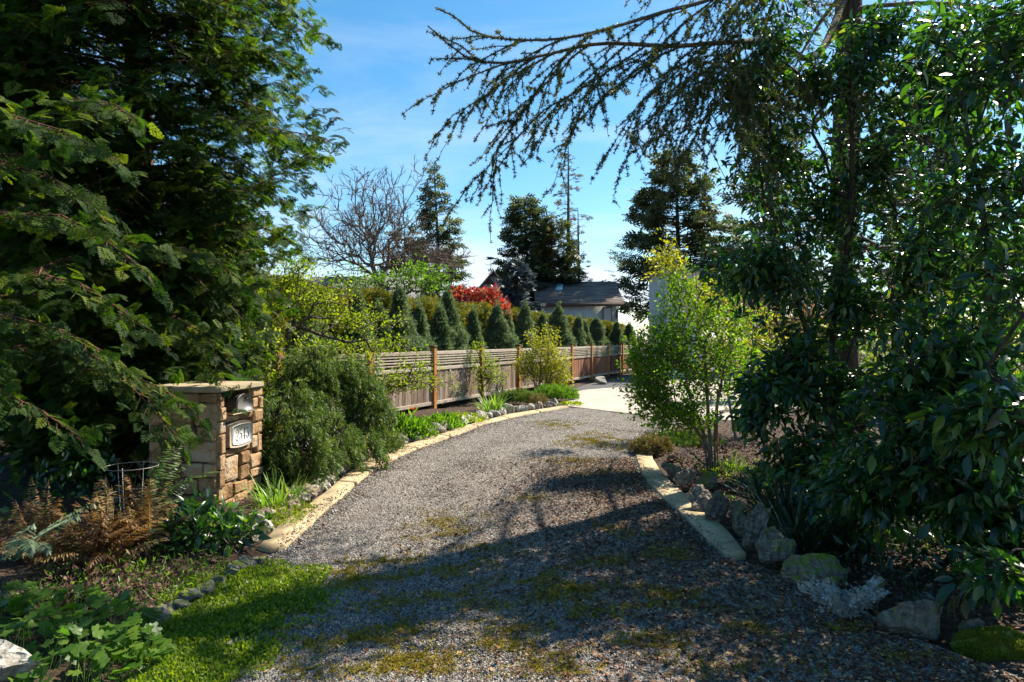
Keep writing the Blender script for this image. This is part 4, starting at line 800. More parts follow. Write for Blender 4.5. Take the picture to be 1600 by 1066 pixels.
far_conifer('cedar_tree', 'large dark spreading cedar with layered boughs right of the pale house', gx(1055, 55), 17.2, lambda f: 7.2*(1-f)**.8+.5, 150, 'fardark', seed=14, droop=-.02, up=.12, bsize=1.05, dens=1.25, z0=.2, r0=.4)
far_conifer('blue_spruce', 'compact blue green spruce in front of the pale house', gx(808, 33), 5.65, lambda f: 1.75*(1-f)**.65+.08, 150, 'bluespruce', seed=17, droop=.05, up=.1, bsize=.34, dens=2.2, z0=.05, r0=.12, group='trees beyond the hedge')
far_conifer('cedar_tree', 'bushy dark conifer seen through the upper leaves at far right', gx(1440, 34), 15.5, lambda f: 4.2*(1-f)**.6+.4, 130, 'fardark', seed=19, droop=0, up=.1, bsize=.7, dens=1.2, r0=.3)
far_conifer('cedar_tree', 'dark conifer between the large spreading cedar and the near cedar trunk', gx(1215, 38), 15.5, lambda f: 3.9*(1-f)**.6+.4, 120, 'fardark', seed=22, droop=0, up=.1, bsize=.8, dens=1.0, r0=.3)
far_conifer('cedar_tree', 'dark evergreen far left behind the cypress', gx(60, 17), 8.5, lambda f: 3.2*(1-f)**.5+.4, 110, 'fardark', seed=23, droop=.1, up=0, bsize=.6, dens=1.6, r0=.3)
far_conifer('cedar_tree', 'dark evergreen behind the stone pillar and cypress', gx(270, 14.5), 5.6, lambda f: 2.0*(1-f)**.5+.4, 110, 'fardark', seed=24, droop=.1, up=0, bsize=.5, dens=1.6, r0=.25)
# bare deciduous tree
def bare_tree():
    d = 30.; b = gx(592, d); root = empty('bare_tree', b, 'leafless deciduous tree with fine spreading twigs against the sky', 'tree', 'trees beyond the hedge'); a = Acc()
    top = Q(592, 440, d); tr = [tuple(b), tuple(Q(595, 480, d)), tuple(top)]
    pts = np.concatenate([ellipsoid_pts(Q(590, 350, d), (2.7, 2.2, 2.6), 560, .25, .25), ellipsoid_pts(Q(540, 380, d), (2.2, 1.6, 1.5), 220, .3, .3), ellipsoid_pts(Q(672, 405, d), (1.9, 1.4, .9), 170, .3, .3)])
    P, par, r, hc = skeleton(smooth_path(tr, 8), pts, .42, .010, 2.05); r = np.minimum(r, .19); skel_mesh(a, P, par, r, 4)
    # side twigs
    i = np.repeat(np.arange(20, len(P)), 2); m = len(i); f = rs.rand(m)[:, None]; o = P[par[i]]*(1-f)+P[i]*f; dd = unit(unit(P[i]-P[par[i]])+rdir(m)*.8+[0, 0, .35]); L = rs.uniform(.2, .55, m)[:, None]
    segs(a, o, o+dd*L, np.full(m, .013), np.full(m, .007), 3); segs(a, o+dd*L*.55, o+dd*L*.55+unit(dd+rdir(m)*.7)*L*.6, np.full(m, .010), np.full(m, .006), 3)
    a.obj('branches', MT['twig'], root)
bare_tree()
# hedge behind the fence
PCL, PCLr = cluster(PLUME, 9, .5, .9, .8, 5, (.5, 0, 0))
def hedge():
    root = empty('clipped_hedge', fence_pt(8, 2.6), 'long clipped yellow green hedge with bronze top behind the fence', 'hedge'); a = Acc(); n = 9500
    s = -8+37*rs.rand(n)**1.15; top = rs.rand(n) < .25; h = 2.95-.014*s+.09*np.sin(s*1.9)+.06*np.sin(s*4.3)
    z = np.where(top, h+rs.uniform(-.15, .05, n), h*(1-.75*rs.rand(n)**1.2)); off = np.where(top, 2.1+rs.rand(n)*1.0, 2.1+.16*np.sin(s*2.7+z)+.12*np.sin(s*6)+np.abs(rs.normal(0, .09, n)))
    P = np.stack([F0[0]+fd[0]*s-fn[0]*off, F0[1]+fd[1]*s-fn[1]*off, z], 1); D = unit(np.array([fn[0]*.35, fn[1]*.35, 1.0])+rs.normal(size=(n, 3))*.25)
    scatter_obj('foliage', PCL, P, D, rdir(n), rs.uniform(.12, .24, n)*(1+.012*np.maximum(s, 0)), MT['hedge'], root, Trnd=PCLr)
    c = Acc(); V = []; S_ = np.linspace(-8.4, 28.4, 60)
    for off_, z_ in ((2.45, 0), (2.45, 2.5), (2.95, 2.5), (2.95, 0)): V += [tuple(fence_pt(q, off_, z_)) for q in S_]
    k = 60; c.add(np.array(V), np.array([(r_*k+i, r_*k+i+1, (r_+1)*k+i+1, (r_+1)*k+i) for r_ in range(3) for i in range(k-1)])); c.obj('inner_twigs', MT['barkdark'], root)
hedge()
# upright junipers between hedge and fence
JN = [(398, 462, .95, 'dark'), (484, 452, 1.0, ''), (566, 446, .55, ''), (624, 438, 1.05, ''), (655, 470, .55, ''), (706, 444, .95, ''), (742, 478, .45, ''), (777, 470, .95, ''), (818, 470, .8, ''), (869, 472, .95, ''), (900, 491, .65, ''), (931, 492, .95, ''), (960, 500, .8, ''), (981, 503, .7, ''), (600, 468, .6, ''), (682, 472, .5, ''), (796, 484, .55, ''), (846, 486, .55, ''), (915, 499, .55, '')]
JL = ['blue green upright juniper half hidden behind the leafy tree, left end of the row', 'broad blue green juniper just left of the first visible fence post', 'narrow spiky juniper between the two broadest junipers', 'tallest broad juniper, left of the dark-capped fence post', 'small juniper tucked behind the dark-capped fence post', 'dense tall juniper left of the red shrub', 'smallest juniper below the left side of the red shrub', 'juniper standing against the right end of the red shrub', 'juniper below the blue spruce, behind the yellow green shrub', 'juniper below the roof skylight', 'short juniper between the skylight juniper and the window', 'juniper directly below the house window', 'juniper at the right corner of the pale house', 'last juniper of the row, half hidden by the green shrub', 'short juniper leaning on the left of the tallest broad juniper', 'short juniper between the tallest broad juniper and the dense one', 'short juniper behind the top of the slim apple tree', 'short juniper behind the yellow green shrub, right side', 'short juniper behind the gap between the skylight and window']
for (px, py, wd, _), lab in zip(JN, JL):
    r_ = (px-CX)/FPX; d = (9.3+1.2*1.184)/(.4285-r_); h = H+(HY-py)/FPX*d; b = gx(px, d); root = empty("juniper", b, lab, 'shrub', 'junipers between hedge and fence'); n = 1250
    z = rs.rand(n)**.9*.96+.02; R = (.02*wd+1.10*wd*np.minimum((1-z)*1.02, 1)**(.85+.35*rs.rand()))*(1-.3*(z < .08))*(1-.35*np.exp(-((z-.72)/.06)**2)*rs.rand()); th = rs.rand(n)*2*pi; ph = rs.rand(3)*6
    lob = 1+.26*np.sin(th*2+z*6+ph[0])+.24*np.sin(th*4-z*13+ph[1])+.14*np.sin(z*33+ph[2]+th); rr = R*lob*(1-.35*rs.rand(n)**2)*rs.choice([1, 1.16], n, p=[.85, .15])
    lx, ly = rs.normal(0, .1, 2); P = np.stack([b.x+rr*np.cos(th)+lx*z, b.y+rr*np.sin(th)+ly*z, z*h*.94], 1); D = unit(np.stack([np.cos(th)*.6, np.sin(th)*.6, np.full(n, 1.0)], 1)+rs.normal(size=(n, 3))*.25)
    nt_ = 12; zt = np.linspace(.84, 1.0, nt_); P = np.vstack([P, np.stack([b.x+lx+rs.normal(size=nt_)*.02, b.y+ly+0*zt, zt*h], 1)]); D = np.vstack([D, unit(np.array([0, 0, 1])+rs.normal(size=(nt_, 3))*.12)])
    scatter_obj('foliage', PCL, P, D, rdir(len(P)), np.concatenate([rs.uniform(.11, .24, n)*(1.1-.55*z)*(d/20)**.35, np.full(nt_, .10)]), MT['juniper'], root, Trnd=PCLr); a = Acc(); tube(a, [b-v(0, 0, .1), b+v(0, 0, h*.85)], .06, .02, 6); a.obj('trunk', MT['barkdark'], root)
    a = Acc(); m_ = 160; zq = rs.rand(m_)*.8; tq = rs.rand(m_)*2*pi; o_ = np.stack([b.x+0*zq, b.y+0*zq, zq*h], 1); segs(a, o_, o_+np.stack([np.cos(tq), np.sin(tq), 0*tq+.7], 1)*(.5*wd*(1-zq))[:, None], np.full(m_, .02), np.full(m_, .008), 3); a.obj('inner_twigs', MT['barkdark'], root)
# red photinia
leafy('photinia', 'rounded shrub with bright red new leaves behind the hedge', 'shrub', gx(755, 26.5), [[gx(755, 26.5), Q(752, 500, 26.5)], [gx(758, 26.5), Q(775, 505, 26.5)]],
      [(Q(742, 474, 26.5), (.92, .8, .55), 1, .6), (Q(774, 488, 26.3), (.5, .6, .75), .7, .6), (Q(720, 468, 26.8), (.4, .5, .35), .4, .6)], LEAFW, 'red', 700, 12, .13, spread=.16)
leafy('photinia', 'small coppery red shrub glimpsed through laurel leaves at right', 'shrub', gx(1330, 15.5), [[gx(1330, 15.5), Q(1335, 520, 15.5)]], [(Q(1330, 490, 15.5), (1.1, .8, .6), 1, .5), (Q(1420, 455, 15.6), (.8, .7, .5), .5, .5)], LEAFW, 'orange', 60, 6, .09, spread=.14)
# ------------------------------------------------------------------ left bed plants
leafy('yellow_shrub', 'yellow green rounded shrub on twiggy stems in front of the fence', 'shrub', G(842, 622), [[G(838, 622), Q(832, 575, 21)], [G(843, 621), Q(845, 560, 21)], [G(850, 622), Q(866, 570, 21)]],
      [(Q(850, 560, 21.3), (.78, .6, 1.05), 1, .35), (Q(868, 585, 21.2), (.55, .5, .7), .6, .4), (Q(820, 570, 21), (.35, .4, .6), .25, .3)], LEAFS, 'limeyellow', 620, 12, .075, tip_r=.0045, spread=.11)
leafy('apple_tree', 'slim trained apple tree with pale green leaf tufts in front of the fence', 'tree', G(755, 628), [[G(757, 629), Q(752, 590, 19), Q(750, 545, 19)]],
      [(Q(758, 575, 19), (.62, .25, .62), 1, .25), (Q(768, 590, 18.8), (.6, .2, .2), .4, .2), (Q(748, 540, 19), (.2, .2, .25), .2, .2)], LEAFS, 'lime', 150, 9, .07, tip_r=.007, spread=.09, barkm='bark')
leafy('apple_tree', 'low wide apple tree stretching horizontal boughs across the left fence', 'tree', G(570, 672), [[G(572, 676), Q(575, 640, 13.2), Q(588, 610, 13.2)], [G(572, 676), Q(555, 600, 13.2), Q(545, 560, 13.2)]],
      [(Q(620, 600, 13.4), (1.15, .3, .28), 1, .2), (Q(560, 560, 13.2), (.7, .4, .5), .7, .2), (Q(650, 575, 13.6), (.6, .25, .3), .35, .2), (Q(500, 545, 12.8), (.9, .4, .35), .5, .2)], LEAFS, 'lime', 380, 8, .062, tip_r=.006, spread=.085, barkm='bark')
leafy('apple_tree', 'loose apple tree with arching lime leafed boughs between the cypress and fence', 'tree', G(440, 715), [[G(440, 716), Q(448, 620, 10.3), Q(450, 520, 10.3)], [G(438, 716), Q(430, 560, 10.2), Q(405, 500, 10.2)]],
      [(Q(425, 450, 10.6), (.75, .6, .55), 1, .2), (Q(500, 470, 10.8), (.75, .5, .55), .8, .2), (Q(560, 500, 11), (.8, .4, .3), .5, .2), (Q(400, 540, 10), (.5, .4, .5), .7, .2), (Q(470, 420, 10.9), (.4, .4, .3), .3, .2), (Q(430, 600, 9.6), (.35, .35, .5), .5, .2), (Q(600, 540, 11.2), (.6, .3, .25), .3, .2)], LEAFS, 'lime', 900, 8, .058, tip_r=.0045, spread=.085, barkm='bark')
leafy('leafy_bush', 'olive green leafy bush behind the bare tree foot and hedge', 'shrub', gx(640, 27), [[gx(640, 27), Q(640, 480, 27)]], [(Q(655, 435, 27), (1.7, 1, .8), 1, .3), (Q(560, 445, 27), (1.8, 1, .6), .8, .3)], LEAFS, 'midgreen', 420, 8, .13, tip_r=.008, spread=.2)
# thread-leaf cypress
def thread_bush():
    root = empty('weeping_cypress', G(500, 742), 'billowing thread-leaved cypress with drooping mid green strands beside the pillar', 'shrub'); a = Acc(); b = Acc()
    lobes = [(Q(448, 660, 8.4), (.36, .38, .46)), (Q(470, 700, 8.1), (.36, .34, .34)), (Q(515, 690, 8.6), (.30, .34, .40)), (Q(492, 590, 9.4), (.42, .40, .50)), (Q(540, 600, 9.7), (.42, .36, .42)), (Q(575, 640, 9.6), (.24, .26, .42)), (Q(470, 640, 8.9), (.34, .34, .42)), (Q(430, 705, 8.0), (.22, .26, .28)), (Q(560, 690, 9.3), (.28, .26, .24))]
    PP, DD, SS = [], [], []
    for c, r in lobes:
        c = np.array(c); r = np.array(r)*.93; m = int(150*(r[0]*r[2])/.2); d = rdir(m); d = d[d[:, 2] > -.6]; m = len(d)
        o = c+d*r*rs.uniform(.6, 1.08, m)[:, None]; L = rs.uniform(.14, .40, m)
        for q in range(22):
            s_ = rs.rand(m)[:, None]; w_ = rs.normal(size=(m, 3))*.035; hd = unit(d*[1, 1, .0]+1e-3); P = o+w_+hd*(s_*.16)+np.array([0, 0, 1])*(.03*s_-L[:, None]*s_**2)
            PP.append(P); DD.append(unit(hd*.35+np.array([0, 0, -1.0])*(.15+s_)+rs.normal(size=(m, 3))*.22)); SS.append(rs.uniform(.06, .15, m))
        m = int(240*r[0]/.3); d = rdir(m); o = c+d*r*.3; segs(b, o, c+d*r*.9, np.full(m, .006), np.full(m, .003), 3)
        segs(b, np.array([tuple(G(500, 735))]), np.array([c]), [.03], [.012], 5)
        bm_ = rock_mesh('inner', *(r*.5), 12, 2, 3); V = np.array([x.co[:] for x in bm_.vertices])+c; Fp = np.array([p_.vertices[:] for p_ in bm_.polygons]); V[:, 2] = np.maximum(V[:, 2], -.05); b.add(V, Fp)
    P = np.concatenate(PP); P[:, 2] = np.maximum(P[:, 2], .06); D = np.concatenate(DD); S = np.concatenate(SS); print('threads', len(P))
    scatter_obj('foliage', PLUME, P, D, rdir(len(P)), S, MT['thread'], root); b.obj('branches', MT['barkdark'], root)
thread_bush()
# broadleaf / strap / mound small plants
def straps(name, label, px, py, n, h, r, mat='strap', cat='plant', indiv=True, group=None, droop=1.0):
    c = G(px, py); root = empty(name, c, label, cat, group); 
    mes = []
    for T in STRAPS:
        me = build_mesh('leaf', T[0], T[1], np.zeros(len(T[0]))); me.materials.append(MT[mat]); mes.append(me)
    for i in range(n):
        o = bpy.data.objects.new('leaf', mes[rs.randint(3)]); C.objects.link(o); o.parent = root; th = rs.rand()*2*pi; rr = r*math.sqrt(rs.rand())*.6; s = h*rs.uniform(.6, 1.15)
        o.location = (rr*math.cos(th), rr*math.sin(th), 0.02); o.rotation_euler = (0, rs.uniform(0, .55)*droop, th+rs.normal()*.4); o.scale = (s, s*rs.uniform(.7, 1.2), s)
    return root
def mound(name, label, px, py, rx, rz, n, T, size, mat, cat='plant', group=None, ry=None, up=.8, part='foliage', d=None):
    c = G(px, py); ry = ry or rx*.8; root = empty(name, c, label, cat, group); a = Acc(); dd = rdir(n); dd[:, 2] = np.abs(dd[:, 2]); hk = 1+.2*np.sin(dd[:, 0]*6+px)*np.sin(dd[:, 1]*6+py)
    P = np.array(c)+dd*[rx, ry, rz]*(hk*(.45+.55*rs.rand(n)**.5))[:, None]+[0, ry*.5, .03]; D = unit(dd*.7+[0, 0, up]+rs.normal(size=(n, 3))*.35); place_rnd(a, T, P, D, unit(rdir(n)+[0, 0, .4]), size*rs.uniform(.6, 1.2, n)); a.obj(part, MT[mat], root, 'stuff'); return root
straps('strap_leaf_plant', 'bright green strap-leaved clump right of the stone pillar', 432, 796, 95, .36, .34)
straps('strap_leaf_plant', 'second paler strap clump behind the white flowers by the pillar', 452, 782, 60, .30, .28)
mound('white_flowers', 'low patch of small white flowers at the edge of the strap-leaved clump', 462, 788, .14, .13, 160, LEAFS, .03, 'whitepetal', 'flowers', part='petals')
mound('groundcover', 'lime green low groundcover at the foot of the pillar', 424, 822, .28, .07, 1500, LEAFS, .03, 'lime', ry=.5)
mound('green_perennial', 'lush green leafy perennial left of the red tulip', 628, 690, .55, .34, 1300, LEAFN, .12, 'midgreen', ry=.4)
mound('green_perennial', 'small soft green plant hanging over the rocks below the weeping cypress', 575, 712, .5, .35, 1200, PLUME, .11, 'thread')
mound('green_perennial', 'dark green euphorbia mound right of the red tulip', 690, 674, .42, .26, 800, LEAFN, .10, 'midgreen', ry=.4)
mound('green_perennial', 'yellowish groundcover between euphorbia and grassy tuft', 722, 663, .5, .16, 700, LEAFS, .06, 'lime', ry=.5)
straps('grassy_tuft', 'vivid green grassy tuft beside the slim apple tree', 768, 648, 110, .55, .5)
straps('grassy_tuft', 'dark green iris clump behind the vivid grassy tuft', 785, 632, 50, .4, .3, 'strapdark')
mound('heather', 'rounded olive heather mound left of the yellow shrub', 808, 632, .55, .30, 1500, PLUME, .12, 'thread', ry=.4)
mound('heather', 'small rusty orange heather beneath the yellow shrub', 838, 633, .35, .2, 500, PLUME, .1, 'heather', ry=.3)
mound('heather', 'bright green low mound at the right foot of the yellow shrub', 868, 627, .7, .34, 1500, PLUME, .13, 'midgreen', ry=.5)
mound('groundcover', 'thin green groundcover where the left strip meets the apron', 893, 636, .3, .08, 300, LEAFS, .06, 'lime')
def tulip():
    p = Q(645, 641, 15.2); root = empty('tulip', v(p.x, p.y, 0), 'single open red tulip in front of the fence', 'flower'); a = Acc(); tube(a, [(p.x, p.y, 0), (p.x+.01, p.y, p.z)], .008, .006, 5); a.obj('stem', MT['strap'], root)
    for i in range(6):
        a = Acc(); th = i*pi/3; D = unit(np.array([[math.cos(th)*.8, math.sin(th)*.8, .7]])); place_rnd(a, LEAFW, np.array([tuple(p)]), D, [[0, 0, 1]], [.12], rnd=[.4]); a.obj('petal', MT['red'], root)
    a = Acc(); place_rnd(a, LEAFN, np.array([(p.x, p.y, .02)]*3), unit(np.array([[.5, 0, 1], [-.5, .1, 1], [0, -.4, 1.]])), rdir(3), [.3, .28, .25]); a.obj('leaves', MT['strap'], root)
tulip()
# ------------------------------------------------------------------ right bed
sb = G(1112, 742)
leafy('green_shrub', 'multi-stemmed shrub with fresh green backlit leaves in the right bed', 'shrub', sb, [[sb, Q(1103, 690, 9.1), Q(1070, 600, 9.2)], [sb+v(.02, .05, 0), Q(1106, 640, 9.1), Q(1100, 540, 9.2)], [sb+v(.05, 0, 0), Q(1118, 650, 9.1), Q(1135, 560, 9.2)], [sb+v(-.03, .05, 0), Q(1095, 680, 9.2), Q(1040, 630, 9.3)]],
      [(Q(1055, 590, 9.3), (.72, .7, .72), 1, .3), (Q(1040, 530, 9.4), (.5, .5, .5), .5, .3), (Q(1120, 520, 9.4), (.8, .7, .75), 1, .3), (Q(1060, 650, 9.0), (.6, .5, .2), .45, .3), (Q(1170, 590, 9.5), (.6, .6, .5), .45, .3), (Q(1060, 455, 9.6), (.3, .3, .4), .25, .3), (Q(1015, 610, 9.1), (.32, .35, .45), .5, .3), (Q(1000, 560, 9.3), (.25, .3, .3), .3, .3)],
      LEAFS, 'shrubgreen', 1700, 9, .058, tip_r=.0028, spread=.075, rmax=.026)
leafy('lime_shrub', 'airy yellow green shrub behind the multi-stemmed shrub', 'shrub', G(1165, 690), [[G(1165, 690), Q(1165, 560, 12.5)], [G(1185, 685), Q(1195, 540, 12.6)], [G(1150, 690), Q(1120, 520, 12.6)]],
      [(Q(1170, 540, 12.6), (1.3, .8, .85), 1, .3), (Q(1100, 470, 12.8), (.5, .5, .5), .3, .3), (Q(1040, 410, 12.5), (.5, .4, .5), .22, .3)], LEAFS, 'limeyellow', 560, 9, .07, tip_r=.0035, spread=.11)
leafy('dry_brush', 'tangle of bare grey brown twigs behind the right shrubs', 'shrub', gx(1215, 20), [[gx(1200, 20), Q(1200, 520, 20)], [gx(1260, 20), Q(1260, 520, 20)]],
      [(Q(1190, 495, 20), (1.9, 1, .95), 1, .3), (Q(1275, 530, 20), (1.3, 1, .9), .7, .3)], LEAFN, 'drybrush', 900, 8, .12, tip_r=.007, spread=.2)
for i, (px, py, w_, h_, d_, lab) in enumerate([(1330, 575, 2.2, 1.5, 17, 'sunlit green bush glimpsed behind the cedar trunk'), (1470, 560, 2.4, 1.9, 15, 'sunlit green bush behind the laurel, near the right edge'), (1600, 540, 2.2, 2.2, 13, 'tall backlit bush at the right edge behind the laurel')]):
    leafy('backlit_bush', lab, 'shrub', gx(px, d_), [[gx(px, d_), Q(px, py, d_)], [gx(px+20, d_), Q(px+50, py-30, d_)]], [(Q(px, py, d_), (w_, .8, h_), 1, .3)], LEAFS, 'lime', 420, 9, .10, tip_r=.006, spread=.18, group='bushes behind the laurel')
a_ = [('stake', 1121, 735, 668, 'thin reddish wooden stake beside the multi-stemmed shrub')]
for nm_, px, pb, pt, lab in a_:
    b = G(px, pb); t = Q(px, pt-60, b.y); a = Acc(); tube(a, [b-v(0, 0, .05), t], .014, .012, 6); o = a.obj('garden_stake', MT['post']); tagp(o, lab, 'stake')
mound('heather', 'brown faded heather clump at the start of the right strip', 1022, 712, .30, .20, 1800, PLUME, .085, 'heather', ry=.3)
mound('heather', 'flat olive heather mat behind the brown clump in the right bed', 1070, 700, .62, .14, 1500, PLUME, .085, 'thread', ry=.6)
straps('daffodil_leaves', 'upright light green daffodil leaves behind the right rocks', 1142, 738, 44, .30, .26, droop=.5)
straps('daffodil_leaves', 'smaller tuft of light green daffodil leaves nearer the laurel', 1180, 745, 22, .2, .2, droop=.6)
mound('groundcover', 'scattered small lime leaves on the mulch near the laurel foot', 1175, 755, .5, .08, 500, LEAFS, .035, 'lime', ry=.6)
straps('dark_strap_clump', 'dark arching strap-leaved clump above the broad pale rock', 1262, 862, 120, .62, .45, 'strapdark', droop=2.0)
straps('dark_strap_clump', 'dark strap-leaved clump in the shade behind the mossy brown rock', 1225, 822, 90, .6, .4, 'strapdark', droop=1.8)
straps('dark_strap_clump', 'dark strap leaves under the laurel left of the big boulder', 1310, 855, 80, .45, .4, 'strapdark', droop=2.0)
def silver_plant():
    c = G(1322, 968); root = empty('silver_plant', c, 'silvery white feathery-leaved plant in front of the mossy rock', 'plant'); st = Acc(); lf = Acc(); P = []; D = []; mes = []
    for i in range(70):
        th = rs.rand()*2*pi; L = rs.uniform(.13, .30); tip = np.array(c)+[math.cos(th)*L*1.05, math.sin(th)*L*.5, L*rs.uniform(.5, 1.0)]; pl = smooth_path([np.array(c)+rs.normal(size=3)*[.03, .02, 0], np.array(c)*.5+tip*.5+[0, 0, .03], tip], 6); tube(st, pl, .0035, .002, 4)
        for q in range(9):
            f = .25+.75*q/9; p_ = pl[0]*(1-f)+pl[-1]*f; p_ = np.array([np.interp(f, np.linspace(0, 1, 6), pl[:, j]) for j in range(3)]); P.append(p_); D.append(unit(rdir(1)[0]+[0, 0, .55]+unit(tip-np.array(c))*.4))
    P = np.array(P); D = np.array(D); sp_ = (SPRAY[0]*[1, 1.0, 1], [SPRAY[1][0]])
    place_rnd(lf, (SPRAY[0][:72], [SPRAY[1][0][:18]]), P, D, rdir(len(P)), rs.uniform(.035, .075, len(P))); st.obj('stems', MT['silver'], root); lf.obj('leaves', MT['silver'], root, 'stuff')
silver_plant()
# ------------------------------------------------------------------ front left bed
mn_ = [(100, 990, .34), (170, 1010, .28), (60, 1030, .28), (200, 1045, .2), (130, 1060, .3), (20, 985, .25)]
def geranium():
    root = empty('leafy_groundcover', G(120, 1045), 'clump of rounded lobed light green leaves in the bottom left corner', 'plant'); P = []; st = Acc()
    for px, py, r in mn_:
        c = np.array(G(px, py)); n = 75; th = rs.rand(n)*2*pi; rr = r*np.sqrt(rs.rand(n)); P.append(np.stack([c[0]+rr*np.cos(th), c[1]+rr*np.sin(th), .08+.17*(1-(rr/r)**2)*rs.uniform(.6, 1.2, n)], 1))
    P = np.concatenate(P); n = len(P); foot = P*[1, 1, 0]+rs.normal(size=(n, 3))*[.05, .05, 0]; segs(st, foot, P, np.full(n, .002), np.full(n, .0015), 3); st.obj('stems', MT['strap'], root)
    k = 9; V = [(0, 0, 0)]; # lobed round leaf
    for i in range(27): th = -pi*.92+i/26*pi*1.84; rr = .5*(1+.16*math.cos(th*5)+.05*math.cos(th*15)); V.append((rr*math.cos(th)+.1, rr*math.sin(th), .10*rr*math.cos(th*5)*.5))
    T = (np.array(V), [np.array([(0, i, i+1) for i in range(1, 27)])]); S = rs.uniform(.045, .085, n); D = unit(rs.normal(size=(n, 3))*[1, 1, .25]); Nn = unit(np.array([0, -.25, 1])+rs.normal(size=(n, 3))*.35)
    m = near_split(P, 290); leaf_objects(T, MT['midgreen'], P[m], D[m], Nn[m], S[m], root); a = Acc(); place_rnd(a, T, P[~m], D[~m], Nn[~m], S[~m]); a.obj('foliage', MT['midgreen'], root, 'stuff')
geranium()
def frond_t(n=30, w=.12, bend=.5):
    V, F = [], []; 
    def ax(s): return np.array([s*(.55+.3*s), 0, .8*s-bend*.55*s*s])
    for i in range(n):
        s = .08+.9*i/n; p = ax(s); L = w*math.sin(pi*min(s*.95+.08, 1))**.7
        for sg in (1, -1): quadstrip(V, F, p, p+np.array([.05, sg*L, -.03-.02*(i % 3)]), .026, (0, 0, 1))
    for i in range(8): quadstrip(V, F, ax(i/8), ax((i+1)/8), .012, (0, 0, 1))
    return np.array(V), [np.array(F)]
FR = [frond_t(30, .13, b) for b in (.3, .9, 1.5)]
def fern(label, px, py, n, L, mat, az=None, spread=1.0, z=.05, tilt=(0, .6), group=None):
    c = G(px, py); root = empty('fern', c, label, 'fern', group); mes = []
    for T in FR: me = build_mesh('frond', T[0], T[1], rs.rand(len(T[0]))*.5); me.materials.append(MT[mat]); mes.append(me)
    for i in range(n):
        o = bpy.data.objects.new('frond', mes[rs.randint(3)]); C.objects.link(o); o.parent = root; th = (rs.rand()*2*pi if az is None else az+rs.normal()*spread)
        o.location = (rs.normal()*.05, rs.normal()*.04, z); o.rotation_euler = (rs.normal()*.25, -rs.uniform(*tilt), th); s = L*rs.uniform(.7, 1.1); o.scale = (s, s*rs.uniform(.8, 1.1), s)
fern('dry rust brown fern clump in the shade left of the dark shrub', 150, 905, 46, .62, 'fernbrown', tilt=(.1, 1.1))
fern('second dry brown fern at the far left, lit from behind', 60, 890, 38, .58, 'fernbrown', tilt=(.1, 1.0))
fern('dry fern with orange tips in front of the plant support', 215, 880, 34, .6, 'fernbrown', tilt=(.3, 1.2))
fern('green sword fern with an arching tall frond by the plant support', 205, 865, 9, 1.0, 'ferngreen', az=.7, spread=.5, tilt=(.3, .8))
fern('silvery fern frond lying flat over the corner plants', 25, 925, 5, .75, 'fernsilver', az=-.6, spread=.35, z=.22, tilt=(-.15, .15))
leafy('dark_shrub', 'low dark glossy shrub with bright green new tips in front of the pillar', 'shrub', G(330, 880), [[G(330, 880), Q(330, 840, 5.6)], [G(300, 880), Q(280, 830, 5.6)], [G(370, 870), Q(380, 840, 5.7)]],
      [(Q(310, 835, 5.6), (.34, .32, .24), 1, .4), (Q(370, 840, 5.7), (.22, .25, .2), .6, .4), (Q(270, 850, 5.5), (.22, .25, .2), .5, .4)], LEAF, 'laurel', 300, 8, .10, tip_r=.003, spread=.07, indiv=290)
for i, (px, py) in enumerate([(305, 782), (340, 800), (262, 815), (385, 805), (230, 830), (420, 800), (360, 815)]):
    a = Acc(); c = np.array(Q(px, py+14, 5.45)); n = 9; th = np.arange(n)*2.4; D = unit(np.stack([np.cos(th)*.7, np.sin(th)*.7, np.full(n, .9)], 1)); place_rnd(a, LEAF, np.repeat(c[None], n, 0), D, unit(rdir(n)*.3+[0, 0, 1]), rs.uniform(.07, .11, n)); o = a.obj('shoot', MT['midgreen'])
    o.parent = [q for q in C.objects if q.name == 'dark_shrub'][0]; o.location = o.location-o.parent.location; 
def wire_support():
    c = Q(205, 800, 6.1); c = v(c.x, c.y, 0); root = empty('plant_support', c, 'thin grey wire hoop support standing among the ferns', 'plant support')
    for z, r in ((.62, .22), (.38, .18)):
        a = Acc(); tube(a, [(c.x+r*math.cos(t), c.y+r*math.sin(t), z) for t in np.linspace(0, 2*pi, 25)], .004, .004, 5); a.obj('ring', MT['metal'], root)
    for t in (2.6, 4.9, .3, 1.6): a = Acc(); tube(a, [(c.x+.15*math.cos(t), c.y+.15*math.sin(t), 0), (c.x+.22*math.cos(t), c.y+.22*math.sin(t), .64)], .004, .004, 5); a.obj('leg', MT['metal'], root)
wire_support()
def canes():
    c = G(235, 812); root = empty('bare_canes', c, 'bare reddish canes rising against the pillar behind the dark shrub', 'plant'); a = Acc()
    for i in range(10): x = c.x+rs.uniform(-.3, .3); tube(a, smooth_path([(x, c.y+rs.normal()*.1, 0), (x+rs.normal()*.05, c.y, .4), (x+rs.normal()*.12, c.y, rs.uniform(.5, .85))], 6), .007, .004, 5)
    a.obj('canes', MT['barkred'], root)
canes()
